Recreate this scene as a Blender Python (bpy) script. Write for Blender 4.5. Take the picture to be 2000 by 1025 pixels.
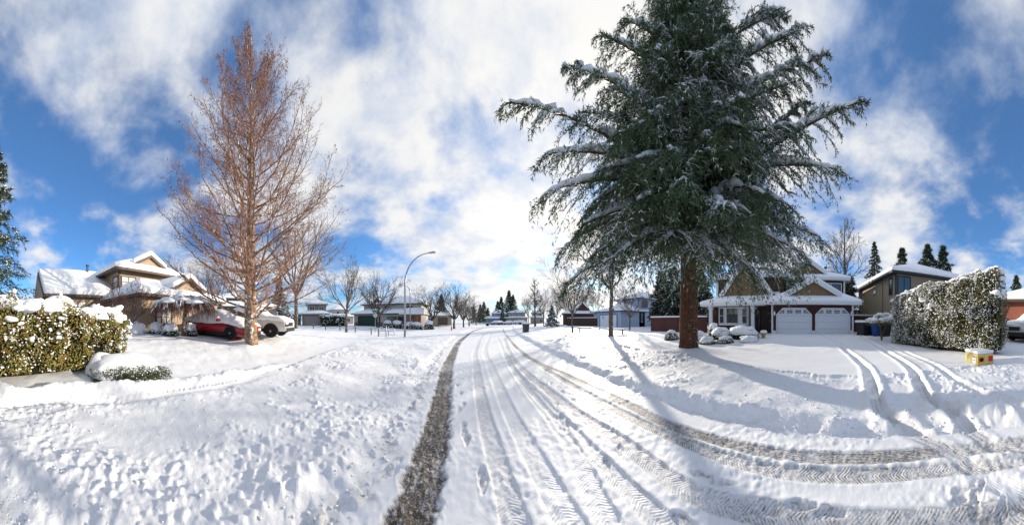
import bpy, bmesh, math, random
import numpy as np
from mathutils import Vector, Matrix

# ------------------------------------------------------------------ camera, world, sun
for o in list(bpy.data.objects): bpy.data.objects.remove(o)
scene = bpy.context.scene
COL = scene.collection
F, PX0, HY, CH = 420.0, 905.0, 627.0, 1.7      # px per radian, road direction px, horizon px, eye height
def phi(px): return (px-PX0)/F
def at(px, D):                                  # plan point at bearing of px and distance D
    a = phi(px); return (D*math.sin(a), D*math.cos(a))
def zat(py, D): return CH+(HY-py)/F*D
def on(px, py, z=0.0):                          # plan point of a ground pixel at height z
    return at(px, (CH-z)*F/(py-HY))
cd = bpy.data.cameras.new('camera'); cam = bpy.data.objects.new('camera', cd); COL.objects.link(cam)
cd.type = 'PANO'; cd.panorama_type = 'CENTRAL_CYLINDRICAL'
cd.central_cylindrical_range_u_min = -1000/F; cd.central_cylindrical_range_u_max = 1000/F
cd.central_cylindrical_range_v_min = (HY-1025)/F; cd.central_cylindrical_range_v_max = HY/F
cd.central_cylindrical_radius = 1.0
cd.clip_start = 0.05; cd.clip_end = 5000
cam.location = (0, 0, CH); cam.rotation_euler = (math.pi/2, 0, -(1000-PX0)/F)
scene.camera = cam
SAZ, SEL = phi(1166), math.radians(15.5)
SUN = Vector((math.sin(SAZ)*math.cos(SEL), math.cos(SAZ)*math.cos(SEL), math.sin(SEL)))
sd = bpy.data.lights.new('sun', 'SUN'); sun = bpy.data.objects.new('sun', sd); COL.objects.link(sun)
sd.energy = 5.0; sd.angle = math.radians(0.8); sd.color = (1.0, 0.89, 0.74)
sun.rotation_euler = (-SUN).to_track_quat('-Z', 'Y').to_euler(); sun.location = (20, 30, 30)
vs = scene.view_settings; vs.view_transform = 'Standard'; vs.look = 'None'; vs.gamma = 1; vs.exposure = 0.28
try: vs.use_curve_mapping = False
except Exception: pass
scene.cycles.use_denoising = True
scene.cycles.max_bounces = 6; scene.cycles.diffuse_bounces = 3; scene.cycles.transparent_max_bounces = 6
scene.cycles.caustics_reflective = False; scene.cycles.caustics_refractive = False

class NT:                                       # terse node building
    def __init__(s, tree): s.t = tree; s.n = tree.nodes; s.l = tree.links
    def node(s, kind, **kw):
        nd = s.n.new(kind)
        ins = kw.pop('ins', {})
        for k, v in kw.items(): setattr(nd, k, v)
        for k, v in ins.items(): s.put(nd, k, v)
        return nd
    def put(s, nd, k, v):
        sock = nd.inputs[k]
        if isinstance(v, bpy.types.NodeSocket): s.l.new(v, sock)
        else: sock.default_value = v
    def math(s, op, a, b=0.0, c=None, clamp=False):
        nd = s.n.new('ShaderNodeMath'); nd.operation = op; nd.use_clamp = clamp
        s.put(nd, 0, a); s.put(nd, 1, b)
        if c is not None: s.put(nd, 2, c)
        return nd.outputs[0]
    def vmath(s, op, a, b=None, out=0):
        nd = s.n.new('ShaderNodeVectorMath'); nd.operation = op; s.put(nd, 0, a)
        if b is not None: s.put(nd, 1 if op != 'SCALE' else 3, b)
        return nd.outputs[out]
    def mix(s, f, a, b):
        nd = s.n.new('ShaderNodeMix'); nd.data_type = 'RGBA'
        s.put(nd, 0, f); s.put(nd, 6, a); s.put(nd, 7, b); return nd.outputs[2]
    def ramp(s, f, a, b):                       # smooth 0..1 between a and b
        nd = s.n.new('ShaderNodeMapRange'); nd.interpolation_type = 'SMOOTHSTEP'
        s.put(nd, 0, f); s.put(nd, 1, a); s.put(nd, 2, b); return nd.outputs[0]
    def noise(s, vec, scale, detail=4, rough=.55, dist=0.0, out=0):
        nd = s.n.new('ShaderNodeTexNoise'); s.put(nd, 'Vector', vec)
        nd.inputs['Scale'].default_value = scale; nd.inputs['Detail'].default_value = detail
        nd.inputs['Roughness'].default_value = rough; nd.inputs['Distortion'].default_value = dist
        return nd.outputs[out]

world = bpy.data.worlds.new('World'); scene.world = world; world.use_nodes = True
w = NT(world.node_tree); w.n.clear()
sky = w.node('ShaderNodeTexSky', sky_type='NISHITA', sun_disc=False, sun_elevation=SEL, sun_rotation=SAZ,
             air_density=1.0, dust_density=0.6, ozone_density=2.5, altitude=100)
tc = w.node('ShaderNodeTexCoord'); DIR = w.vmath('NORMALIZE', tc.outputs['Generated'])
sep = w.node('ShaderNodeSeparateXYZ', ins={0: DIR}); dz = w.math('MAXIMUM', sep.outputs[2], 0.0)
inv = w.math('DIVIDE', 1.0, w.math('ADD', dz, 0.34))
P = w.vmath('ADD', w.vmath('SCALE', w.vmath('MULTIPLY', DIR, (1, 1, 0)), inv), w.node('ShaderNodeCombineXYZ', ins={2: w.math('MULTIPLY', dz, .9)}).outputs[0])
n0 = w.noise(w.vmath('ADD', P, (2.7, 6.4, 0)), 0.95, 2, .5, 0)
n1 = w.noise(w.vmath('ADD', P, (11.3, 4.4, 0)), 2.3, 7, .56, .15)
n2 = w.noise(w.vmath('ADD', P, (3.1, 7.7, 1.3)), 4.6, 6, .6, .15)
sdot = w.vmath('DOT_PRODUCT', DIR, tuple(SUN), out=1)
hs = Vector((SUN.x, SUN.y, 0)).normalized()
hdot = w.vmath('DOT_PRODUCT', DIR, (hs.x, hs.y, 0), out=1)
cov = w.math('ADD', n1, w.math('MULTIPLY', w.math('SUBTRACT', n0, .5), .45))
cov = w.math('ADD', cov, w.math('MULTIPLY_ADD', hdot, 0.06, .0))
dens = w.ramp(cov, 0.34, 0.60)
glow = w.math('POWER', w.math('MAXIMUM', sdot, 0.0), 5.0)
shade = w.ramp(w.math('ADD', w.math('MULTIPLY', n2, .6), w.math('MULTIPLY', n1, .4)), .36, .60)
cl = w.mix(shade, (4.7, 5.4, 6.7, 1), (7.7, 7.65, 7.55, 1))
band = w.math('MULTIPLY', w.ramp(dz, .30, .06), w.ramp(w.noise(w.vmath('MULTIPLY', DIR, (2.2, 2.2, 16)), 1.6, 4, .55), .40, .58))   # grey layered cloud low down
cl = w.mix(w.math('MULTIPLY', band, .55), cl, (5.2, 5.7, 6.6, 1))
cl = w.vmath('ADD', cl, w.vmath('SCALE', (2.7, 2.2, 1.5), glow))
bluesky = w.vmath('ADD', w.vmath('MULTIPLY', sky.outputs[0], (0.54, 1.0, 1.46)), (.35, .62, 1.05))
bluesky = w.vmath('ADD', bluesky, w.vmath('SCALE', (1.2, 1.1, 0.8), glow))
colr = w.mix(w.math('MULTIPLY', dens, .96), bluesky, cl)
bg = w.node('ShaderNodeBackground', ins={'Color': colr, 'Strength': 0.10})
wo = w.node('ShaderNodeOutputWorld'); w.l.new(bg.outputs[0], wo.inputs[0])

# ------------------------------------------------------------------ materials
MATS = {}
def mat(name, fn):
    m = bpy.data.materials.new(name); m.use_nodes = True
    t = NT(m.node_tree); b = m.node_tree.nodes['Principled BSDF']
    t.b = b; t.obj = t.node('ShaderNodeTexCoord').outputs['Object']
    t.pos = t.node('ShaderNodeNewGeometry').outputs['Position']
    fn(t, b); MATS[name] = m; return m
def bump(t, b, h, strength=.5, dist=.02):
    nd = t.node('ShaderNodeBump', ins={'Height': h, 'Strength': strength, 'Distance': dist})
    t.l.new(nd.outputs[0], b.inputs['Normal'])
def plain(name, c, rough=.7, var=.12, scale=3.0, metal=0.0, spec=.3, bmp=0.0):
    def fn(t, b):
        n = t.noise(t.pos, scale, 5, .6)
        k = t.math('MULTIPLY_ADD', n, 2*var, 1-var)
        col = t.vmath('SCALE', tuple(c), k)
        t.l.new(col, b.inputs['Base Color'])
        b.inputs['Roughness'].default_value = rough; b.inputs['Metallic'].default_value = metal
        b.inputs['Specular IOR Level'].default_value = spec
        if bmp: bump(t, b, t.noise(t.pos, scale*4, 4), bmp)
    return mat(name, fn)
def siding(name, c, pitch=.18):
    def fn(t, b):
        z = t.node('ShaderNodeSeparateXYZ', ins={0: t.pos}).outputs[2]
        fr = t.math('FRACT', t.math('DIVIDE', z, pitch))
        n = t.noise(t.pos, 2.0, 5, .6)
        k = t.math('MULTIPLY_ADD', n, .22, .89)
        t.l.new(t.vmath('SCALE', tuple(c), k), b.inputs['Base Color'])
        b.inputs['Roughness'].default_value = .65; b.inputs['Specular IOR Level'].default_value = .25
        bump(t, b, t.math('SUBTRACT', 1.0, fr), .9, .02)
    return mat(name, fn)
def islands(name, cols, rough=.6, spec=.2, trans=0.0):
    def fn(t, b):
        r = t.node('ShaderNodeNewGeometry').outputs['Random Per Island']
        cr = t.node('ShaderNodeValToRGB'); t.l.new(r, cr.inputs[0])
        el = cr.color_ramp.elements
        while len(el) < len(cols): el.new(.5)
        for i, c in enumerate(cols): el[i].position = i/(len(cols)-1); el[i].color = (*c, 1)
        n = t.noise(t.pos, 1.1, 3)
        t.l.new(t.vmath('SCALE', cr.outputs[0], t.math('MULTIPLY_ADD', n, .7, .65)), b.inputs['Base Color'])
        b.inputs['Roughness'].default_value = rough; b.inputs['Specular IOR Level'].default_value = spec
        if trans: b.inputs['Transmission Weight'].default_value = 0
    return mat(name, fn)

def snow_ground(t, b):
    d = t.node('ShaderNodeAttribute', attribute_name='dirt').outputs['Fac']
    arc = t.node('ShaderNodeAttribute', attribute_name='tread_arc').outputs['Fac']; lat = t.node('ShaderNodeAttribute', attribute_name='tread_lat').outputs['Fac']; typ = t.node('ShaderNodeAttribute', attribute_name='tread').outputs['Fac']
    wv = t.math('MULTIPLY', t.noise(t.pos, 14, 3), .03)
    p1 = t.math('SINE', t.math('MULTIPLY', t.math('ADD', t.math('ADD', arc, t.math('MULTIPLY', t.math('ABSOLUTE', lat), .7)), wv), 6.283/.038))
    p2 = t.math('SINE', t.math('MULTIPLY', t.math('ADD', lat, t.math('MULTIPLY', wv, .3)), 6.283/.030))
    tk = t.math('SUBTRACT', typ, 1.0, clamp=True); tm = t.math('MULTIPLY', t.math('MINIMUM', typ, 1.0), t.ramp(t.noise(t.pos, 4.5, 5, .65), .36, .62))
    pat = t.math('MULTIPLY', t.math('ADD', t.math('MULTIPLY', p1, t.math('SUBTRACT', 1.0, tk)), t.math('MULTIPLY', p2, tk)), tm)
    d = t.math('MULTIPLY', d, t.math('MULTIPLY_ADD', pat, .55, .95))
    n = t.noise(t.pos, 22, 6, .7); n3 = t.noise(t.pos, 75, 3, .6); n4 = t.noise(t.pos, 1.2, 4)
    dm = t.math('MULTIPLY', d, t.math('MULTIPLY_ADD', t.ramp(n, .36, .64), 1.0, .25), clamp=True)
    dm = t.math('MULTIPLY', dm, t.math('MULTIPLY_ADD', t.ramp(n3, .35, .62), .45, .7), clamp=True)
    n5 = t.noise(t.pos, 42, 5, .75)
    dm = t.math('MAXIMUM', dm, t.math('MULTIPLY', t.math('MULTIPLY_ADD', d, 1.5, -.60), t.math('MULTIPLY_ADD', t.ramp(n5, .40, .60), -.75, 1.05)), clamp=True)
    brown = t.mix(n4, (.095, .070, .048, 1), (.14, .108, .076, 1))
    grey = t.mix(n4, (.145, .135, .125, 1), (.20, .19, .175, 1))
    kind = t.node('ShaderNodeAttribute', attribute_name='brown').outputs['Fac']
    dc = t.mix(kind, grey, brown)
    sn = t.mix(n4, (.84, .86, .89, 1), (.89, .90, .92, 1))
    t.l.new(t.mix(dm, sn, dc), b.inputs['Base Color'])
    b.inputs['Roughness'].default_value = .62; b.inputs['Specular IOR Level'].default_value = .22
    ruf = t.node('ShaderNodeAttribute', attribute_name='rough').outputs['Fac']
    h = t.math('MULTIPLY', t.math('ADD', n, t.math('MULTIPLY', n3, .45)), t.math('MULTIPLY_ADD', ruf, 1.0, .10))
    h = t.math('SUBTRACT', h, t.math('MULTIPLY', pat, .09))
    bump(t, b, h, .8, .02)
mat('snow_ground', snow_ground)
def snow_soft(t, b):
    n = t.noise(t.pos, 9, 5, .6); n3 = t.noise(t.pos, 60, 3, .6)
    t.l.new(t.mix(t.noise(t.pos, .8, 3), (.85, .87, .90, 1), (.90, .91, .93, 1)), b.inputs['Base Color'])
    b.inputs['Roughness'].default_value = .6; b.inputs['Specular IOR Level'].default_value = .2
    bump(t, b, t.math('ADD', t.math('MULTIPLY', n, .45), t.math('MULTIPLY', n3, .3)), .25, .03)
mat('snow', snow_soft)
def snow_thin(t, b):                               # frosting on needles and hedges
    t.l.new(t.mix(t.noise(t.pos, 3, 3), (.74, .78, .82, 1), (.86, .88, .90, 1)), b.inputs['Base Color'])
    b.inputs['Roughness'].default_value = .65; b.inputs['Specular IOR Level'].default_value = .15
mat('frost', snow_thin)
def bark(name, c1, c2, sc=(9, 9, 1.6), snow=0.0):
    def fn(t, b):
        v = t.vmath('MULTIPLY', t.pos, sc)
        n = t.noise(v, 2.2, 6, .65, .6)
        col = t.mix(t.ramp(n, .35, .65), (*c1, 1), (*c2, 1))
        if snow:
            s = t.noise(t.pos, 5.5, 6, .7)
            nz = t.node('ShaderNodeSeparateXYZ', ins={0: t.node('ShaderNodeNewGeometry').outputs['Normal']})
            lee = t.math('MULTIPLY_ADD', nz.outputs[0], .05, t.math('MULTIPLY', nz.outputs[1], -.05))
            col = t.mix(t.ramp(t.math('ADD', s, lee), .66-snow*.1, .72-snow*.1), col, (.82, .84, .87, 1))
        t.l.new(col, b.inputs['Base Color']); b.inputs['Roughness'].default_value = .9
        b.inputs['Specular IOR Level'].default_value = .1
        bump(t, b, n, 1.0, .05)
    return mat(name, fn)
bark('bark_red', (.15, .08, .045), (.42, .265, .155), snow=.75)
bark('bark_cedar', (.055, .026, .017), (.17, .085, .055), sc=(10, 10, 3.2), snow=.25)
bark('bark_grey', (.085, .066, .05), (.20, .165, .13), snow=.3)
bark('bark_dark', (.055, .04, .03), (.13, .10, .075), snow=.4)
islands('twig_red', [(.24, .115, .085), (.39, .22, .15), (.32, .165, .125), (.45, .29, .20)], .8, .1)
islands('twig_grey', [(.11, .085, .065), (.19, .15, .115), (.15, .12, .095)], .85, .1)
islands('twig_dark', [(.07, .05, .038), (.13, .095, .07)], .85, .1)
islands('twig_purple', [(.13, .06, .055), (.20, .10, .085), (.16, .09, .07)], .85, .1)
islands('needle_cedar', [(.034, .064, .034), (.055, .10, .045), (.09, .13, .048), (.048, .086, .052)], .6, .25)
islands('needle_spruce', [(.03, .052, .03), (.045, .075, .04), (.06, .08, .04)], .65, .2)
islands('needle_blue', [(.05, .075, .075), (.08, .11, .11)], .65, .2)
islands('leaf_hedge', [(.09, .11, .02), (.17, .18, .035), (.27, .23, .05), (.26, .10, .035), (.20, .20, .045), (.12, .14, .025)], .45, .35)
islands('leaf_laurel', [(.075, .085, .03), (.13, .13, .045), (.19, .17, .065), (.10, .105, .035)], .5, .3)
islands('leaf_green', [(.03, .05, .018), (.06, .085, .025), (.085, .10, .03)], .5, .3)
islands('leaf_red', [(.30, .06, .025), (.22, .05, .03), (.26, .10, .04)], .6, .2)
siding('siding_tan', (.38, .285, .195)); siding('siding_maroon', (.075, .028, .024), .15)
siding('siding_olive', (.30, .25, .17)); siding('siding_grey', (.20, .19, .175)); siding('siding_blue', (.38, .45, .55), .22)
siding('siding_taupe', (.33, .275, .21)); siding('siding_slate', (.16, .20, .25)); siding('shake_tan', (.235, .145, .08), .2)
siding('siding_cream', (.46, .42, .35))
plain('trim_white', (.72, .74, .76), .5, .05); plain('trim_brown', (.10, .072, .055), .6); plain('trim_navy', (.035, .065, .12), .6)
plain('trim_green', (.022, .06, .045), .6); plain('door_green', (.016, .05, .036), .55, .1); plain('trim_taupe', (.28, .235, .19), .6)
plain('trim_dark', (.03, .036, .045), .5); plain('roofing', (.09, .085, .08), .9); plain('door_dark', (.028, .016, .014), .4)
plain('door_white', (.70, .73, .77), .45, .04); plain('brick', (.27, .10, .065), .9, .3, 9); plain('door_taupe', (.27, .245, .22), .6)
plain('door_tan', (.34, .26, .19), .6); plain('concrete', (.42, .41, .39), .9)
plain('galvanised', (.34, .36, .39), .42, .1, 5, .7, .5); plain('metal_dark', (.05, .05, .052), .5, .2, 4, .4)
plain('plastic_grey', (.05, .055, .06), .5); plain('plastic_blue', (.02, .08, .30), .45); plain('rubber', (.012, .012, .013), .8)
plain('rim', (.45, .46, .48), .3, .08, 4, .8, .5); plain('paint_red', (.38, .010, .018), .22, .05, 4, 0, .6)
plain('paint_white', (.62, .60, .56), .25, .04, 4, 0, .5); plain('plastic_black', (.015, .015, .016), .45)
plain('lamp_glass', (.60, .62, .62), .12, .02, 4, 0, .6); plain('lamp_red', (.35, .01, .012), .2); plain('lamp_amber', (.6, .22, .02), .25)
plain('sign_green', (.0, .22, .14), .4, .04); plain('sign_back', (.50, .50, .50), .4, .06, 4, .4); plain('hydrant_red', (.50, .02, .02), .45)
plain('box_yellow', (.60, .52, .20), .55, .10, 6); plain('label_orange', (.80, .28, .01), .5, .02); plain('label_red', (.62, .03, .035), .5, .02)
plain('label_white', (.78, .78, .76), .5, .02); plain('label_blue', (.05, .25, .50), .5, .02); plain('ink', (.02, .02, .02), .6, .02)
plain('fence_maroon', (.105, .042, .036), .8, .25, 5); plain('fence_brown', (.075, .048, .032), .85, .25, 5); plain('wood', (.12, .075, .045), .8, .3, 8)
plain('pot', (.40, .26, .10), .6, .2, 8); plain('post_yellow', (.75, .50, .03), .5); plain('sign_lime', (.62, .80, .05), .45, .03)
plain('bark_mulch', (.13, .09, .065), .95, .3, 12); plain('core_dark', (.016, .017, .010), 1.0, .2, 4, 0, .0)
def glass(t, b):
    b.inputs['Base Color'].default_value = (.035, .045, .055, 1); b.inputs['Roughness'].default_value = .04
    b.inputs['Specular IOR Level'].default_value = .9
mat('glass', glass)
def curtain(t, b):
    t.l.new(t.mix(t.noise(t.vmath('MULTIPLY', t.pos, (9, 9, .3)), 3, 3), (.42, .42, .40, 1), (.66, .65, .62, 1)), b.inputs['Base Color'])
    b.inputs['Roughness'].default_value = .12; b.inputs['Specular IOR Level'].default_value = .7
mat('glass_curtain', curtain)

# ------------------------------------------------------------------ helpers
def thing(name, label, cat, loc=(0, 0, 0), rz=0.0, group=None):
    o = bpy.data.objects.new(name, None); COL.objects.link(o)
    o.location = loc; o.rotation_euler = (0, 0, rz); o['label'] = label; o['category'] = cat
    if group: o['group'] = group
    return o
def tag(o, label, cat, group=None):
    o['label'] = label; o['category'] = cat
    if group: o['group'] = group
    return o
def structure(o): o['kind'] = 'structure'; return o
def copy_tree(o, loc, rz, label, group=None, scale=None):
    c = o.copy(); COL.objects.link(c); c.location = loc; c.rotation_euler = (0, 0, rz); c['label'] = label
    if scale is not None: c.scale = (scale,)*3
    if group: c['group'] = group
    def rec(a, p):
        for ch in [x for x in bpy.data.objects if x.parent == a]:
            d = ch.copy(); COL.objects.link(d); d.parent = p; rec(ch, d)
    rec(o, c); return c
def link(name, me, m, parent=None, smooth=False):
    o = bpy.data.objects.new(name, me); COL.objects.link(o)
    if m: me.materials.append(MATS[m])
    if parent: o.parent = parent
    if parent and (len(me.vertices) > 700 or (name == 'snow' and len(me.vertices) != 642) or name == 'leaf') and name in ('snow', 'snow_cap', 'leaf', 'catkin', 'foliage', 'needles', 'twig', 'branch', 'sprays', 'boughs'): o['kind'] = 'stuff'
    if smooth: me.polygons.foreach_set('use_smooth', np.ones(len(me.polygons), bool))
    return o
def np_mesh(name, V, Fc):                              # V (n,3), Fc (m,k) all faces with k corners
    me = bpy.data.meshes.new(name); V = np.asarray(V, np.float32); Fc = np.asarray(Fc, np.int32)
    me.vertices.add(len(V)); me.vertices.foreach_set('co', V.ravel())
    k = Fc.shape[1]; me.loops.add(Fc.size); me.loops.foreach_set('vertex_index', Fc.ravel())
    me.polygons.add(len(Fc)); me.polygons.foreach_set('loop_start', np.arange(0, Fc.size, k, dtype=np.int32))
    me.update(calc_edges=True); return me
class MB:
    def __init__(s): s.v = []; s.f = []; s.p = []
    def add(s, v, f):
        n = len(s.v); s.p.append((n, n+len(v), len(s.f), len(s.f)+len(f))); s.v += [tuple(p) for p in v]; s.f += [tuple(i+n for i in q) for q in f]; return s
    def box(s, a, b):
        x0, x1 = sorted((a[0], b[0])); y0, y1 = sorted((a[1], b[1])); z0, z1 = sorted((a[2], b[2]))
        return s.add([(x0, y0, z0), (x1, y0, z0), (x1, y1, z0), (x0, y1, z0), (x0, y0, z1), (x1, y0, z1), (x1, y1, z1), (x0, y1, z1)],
                     [(0, 3, 2, 1), (4, 5, 6, 7), (0, 1, 5, 4), (1, 2, 6, 5), (2, 3, 7, 6), (3, 0, 4, 7)])
    def prism(s, poly, d, off=(0, 0, 0)):                # polygon in xz plane (list of (x,z)) extruded along y by d
        n = len(poly); v = [(p[0]+off[0], off[1], p[1]+off[2]) for p in poly]+[(p[0]+off[0], off[1]+d, p[1]+off[2]) for p in poly]
        return s.add(v, [tuple(range(n)), tuple(range(2*n-1, n-1, -1))]+[(i, i+n, (i+1) % n+n, (i+1) % n) for i in range(n)])
    def tube(s, pts, rad, n=8):
        pts = [Vector(p) for p in pts]; K = len(pts)
        if not hasattr(rad, '__len__'): rad = [rad]*K
        v = []; up = Vector((0.13, 0.31, 1))
        for i, p in enumerate(pts):
            t = (pts[min(i+1, K-1)]-pts[max(i-1, 0)]).normalized()
            a = t.cross(up if abs(t.dot(up.normalized())) < .95 else Vector((1, .2, 0))).normalized(); b = t.cross(a)
            v += [p+(a*math.cos(2*math.pi*j/n)+b*math.sin(2*math.pi*j/n))*rad[i] for j in range(n)]
        f = [(i*n+j, i*n+(j+1) % n, (i+1)*n+(j+1) % n, (i+1)*n+j) for i in range(K-1) for j in range(n)]
        f += [tuple(range(n-1, -1, -1)), tuple(range((K-1)*n, K*n))]
        return s.add(v, f)
    def lathe(s, prof, n=16, c=(0, 0, 0), axis='z'):
        v = []
        for r, z in prof:
            for j in range(n):
                a = 2*math.pi*j/n; p = (r*math.cos(a), r*math.sin(a), z)
                if axis == 'y': p = (p[0], p[2], p[1])
                v.append((p[0]+c[0], p[1]+c[1], p[2]+c[2]))
        f = [(i*n+j, i*n+(j+1) % n, (i+1)*n+(j+1) % n, (i+1)*n+j) for i in range(len(prof)-1) for j in range(n)]
        f += [tuple(range(n-1, -1, -1)), tuple(range((len(prof)-1)*n, len(prof)*n))]
        return s.add(v, f)
    def clusters(s):                                     # groups of pieces that stand apart
        B = [(np.min(s.v[a:b], 0), np.max(s.v[a:b], 0)) for a, b, _, _ in s.p]; n = len(B); g = list(range(n))
        for i in range(n):
            for j in range(i):
                gap = np.linalg.norm(np.maximum(0, np.maximum(B[i][0]-B[j][1], B[j][0]-B[i][1])))
                if gap <= max(.02, .45*max((B[i][1]-B[i][0]).max(), (B[j][1]-B[j][0]).max())):
                    a, b = g[i], g[j]; g = [b if q == a else q for q in g]
        return g
    def build(s, name, m, parent=None, smooth=False, bevel=0, seg=2, split=True):
        if split and 1 < len(s.p) < 40:
            g = s.clusters()
            if len(set(g)) > 1:
                out = None
                for k in sorted(set(g)):
                    q = MB()
                    for (a, b, c, d), h in zip(s.p, g):
                        if h == k: q.add(s.v[a:b], [tuple(i-a for i in fc) for fc in s.f[c:d]])
                    o = q.build(name, m, parent, smooth, bevel, seg, False); out = out or o
                return out
        me = bpy.data.meshes.new(name); me.from_pydata(s.v, [], s.f)
        bm = bmesh.new(); bm.from_mesh(me); bmesh.ops.recalc_face_normals(bm, faces=bm.faces)
        if bevel: bmesh.ops.bevel(bm, geom=list(bm.edges), offset=bevel, segments=seg, affect='EDGES', profile=.5, clamp_overlap=True)
        bm.to_mesh(me); bm.free()
        o = link(name, me, m, parent, smooth)
        if 'kind' in o: del o['kind']
        return o
rs = np.random.RandomState(7)
LAT = rs.rand(512, 512).astype(np.float32)
def vnoise(x, y, sc, seed=0):                            # smooth value noise, 0..1
    ca, sa = math.cos(seed*1.7), math.sin(seed*1.7); x, y = (x*ca-y*sa)/sc+seed*17.31, (x*sa+y*ca)/sc+seed*9.77
    i = np.floor(x).astype(np.int64); j = np.floor(y).astype(np.int64); a = x-i; b = y-j
    a = a*a*a*(a*(a*6-15)+10); b = b*b*b*(b*(b*6-15)+10); g = lambda p, q: LAT[p & 511, q & 511]
    return g(i, j)*(1-a)*(1-b)+g(i+1, j)*a*(1-b)+g(i, j+1)*(1-a)*b+g(i+1, j+1)*a*b
def sst(x, a, b):
    t = np.clip((x-a)/(b-a), 0, 1); return t*t*(3-2*t)
def unit(a): return a/np.maximum(np.linalg.norm(a, axis=-1, keepdims=True), 1e-9)
def tubes(P, R, n=3):                                    # P (B,K,3), R (B,K) -> V, quads
    B, K, _ = P.shape
    T = np.empty_like(P); T[:, 1:-1] = P[:, 2:]-P[:, :-2]; T[:, 0] = P[:, 1]-P[:, 0]; T[:, -1] = P[:, -1]-P[:, -2]; T = unit(T)
    up = np.where(np.abs(T[..., 2:3]) > .9, np.array([1., .2, 0]), np.array([.1, .2, 1.]))
    A = unit(np.cross(T, up)); Bn = np.cross(T, A)
    an = 2*np.pi*np.arange(n)/n
    V = P[:, :, None, :]+R[:, :, None, None]*(A[:, :, None, :]*np.cos(an)[:, None]+Bn[:, :, None, :]*np.sin(an)[:, None])
    base = (np.arange(B)[:, None, None]*K+np.arange(K-1)[None, :, None])*n; j = np.arange(n)[None, None, :]; j2 = (j+1) % n
    Fq = np.stack([base+j, base+j2, base+n+j2, base+n+j], -1).reshape(-1, 4)
    return V.reshape(-1, 3), Fq
def sample(P, t):                                        # point and tangent on polylines P (B,K,3) at t (B,m)
    K = P.shape[1]; s = np.clip(t*(K-1), 0, K-1.001); i = s.astype(int); a = (s-i)[..., None]; b = np.arange(len(P))[:, None]
    p0 = P[b, i]; p1 = P[b, i+1]; return p0*(1-a)+p1*a, unit(p1-p0)
def kids(r, P, R, n, t0, t1, ang, ln, up=.15, K=4, rs_=.55, wob=.06, taper=.5):
    B = len(P); t = t0+(t1-t0)*(np.arange(n)[None, :]+r.rand(B, n))/n
    p, T = sample(P, t); Ks = P.shape[1]
    L = np.linalg.norm(np.diff(P, axis=1), axis=2).sum(1)[:, None]*ln*(1-taper*t)*(.7+.6*r.rand(B, n))
    rd = unit(np.cross(T, r.randn(B, n, 3))); a = (ang*(.75+.5*r.rand(B, n)))[..., None]
    d = unit(T*np.cos(a)+rd*np.sin(a))
    rr = np.take_along_axis(R, np.clip((t*(Ks-1)).astype(int), 0, Ks-1), 1)*rs_
    s = np.linspace(0, 1, K)[None, None, :, None]
    Q = p[:, :, None, :]+d[:, :, None, :]*s*L[..., None, None]
    Q[..., 2] += up*(s[..., 0]**2)*L[..., None]
    Q[:, :, 1:] += r.randn(B, n, K-1, 3)*wob*L[..., None, None]*s[:, :, 1:]
    return Q.reshape(-1, K, 3), (rr[..., None]*np.linspace(1, .35, K)).reshape(-1, K)
class Soup:                                              # joins arrays of equal-sided faces
    def __init__(s): s.V = []; s.F = []; s.n = 0
    def add(s, V, Fc): s.V.append(V); s.F.append(Fc+s.n); s.n += len(V)
    def build(s, name, m, parent=None, smooth=False):
        o = link(name, np_mesh(name, np.concatenate(s.V), np.concatenate(s.F)), m, parent, smooth)
        if len(s.V) > 1 or s.n > 400: o['kind'] = 'stuff'
        return o
def spikes(r, C, A, L, n, w, spread=.9):                 # n thin leaf blades round each centre
    N = len(C); d = unit(A[:, None, :]+spread*r.randn(N, n, 3)); l = (L[:, None]*(.7+.6*r.rand(N, n)))[..., None]
    side = unit(np.cross(d, r.randn(N, n, 3)))*w
    c = C[:, None, :]+r.randn(N, n, 3)*w
    V = np.stack([c-side, c+side, c+d*l], 2).reshape(-1, 3)
    return V, np.arange(len(V)).reshape(-1, 3)
def leaves(r, C, N, size):                               # one quad leaf per centre, facing roughly N
    n = len(C); nn = unit(N+.8*r.randn(n, 3)); a = unit(np.cross(nn, r.randn(n, 3))); b = np.cross(nn, a)
    s = (size*(.6+.8*r.rand(n)))[:, None]
    V = np.stack([C-a*s, C+b*s*.5-nn*s*.12, C+a*s, C-b*s*.5-nn*s*.12], 1).reshape(-1, 3)
    return V, np.arange(len(V)).reshape(-1, 4)
_bm = bmesh.new(); bmesh.ops.create_icosphere(_bm, subdivisions=1, radius=1); _bm.verts.ensure_lookup_table()
ICO_V0 = np.array([v.co[:] for v in _bm.verts]); ICO_F0 = np.array([[v.index for v in f.verts] for f in _bm.faces]); _bm.free()
_bm = bmesh.new(); bmesh.ops.create_icosphere(_bm, subdivisions=2, radius=1); _bm.verts.ensure_lookup_table()
IC2_V = np.array([v.co[:] for v in _bm.verts]); IC2_F = np.array([[v.index for v in f.verts] for f in _bm.faces]); _bm.free()
_bm = bmesh.new(); bmesh.ops.create_icosphere(_bm, subdivisions=3, radius=1); _bm.verts.ensure_lookup_table()
IC3_V = np.array([v.co[:] for v in _bm.verts]); IC3_F = np.array([[v.index for v in f.verts] for f in _bm.faces]); _bm.free()
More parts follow.
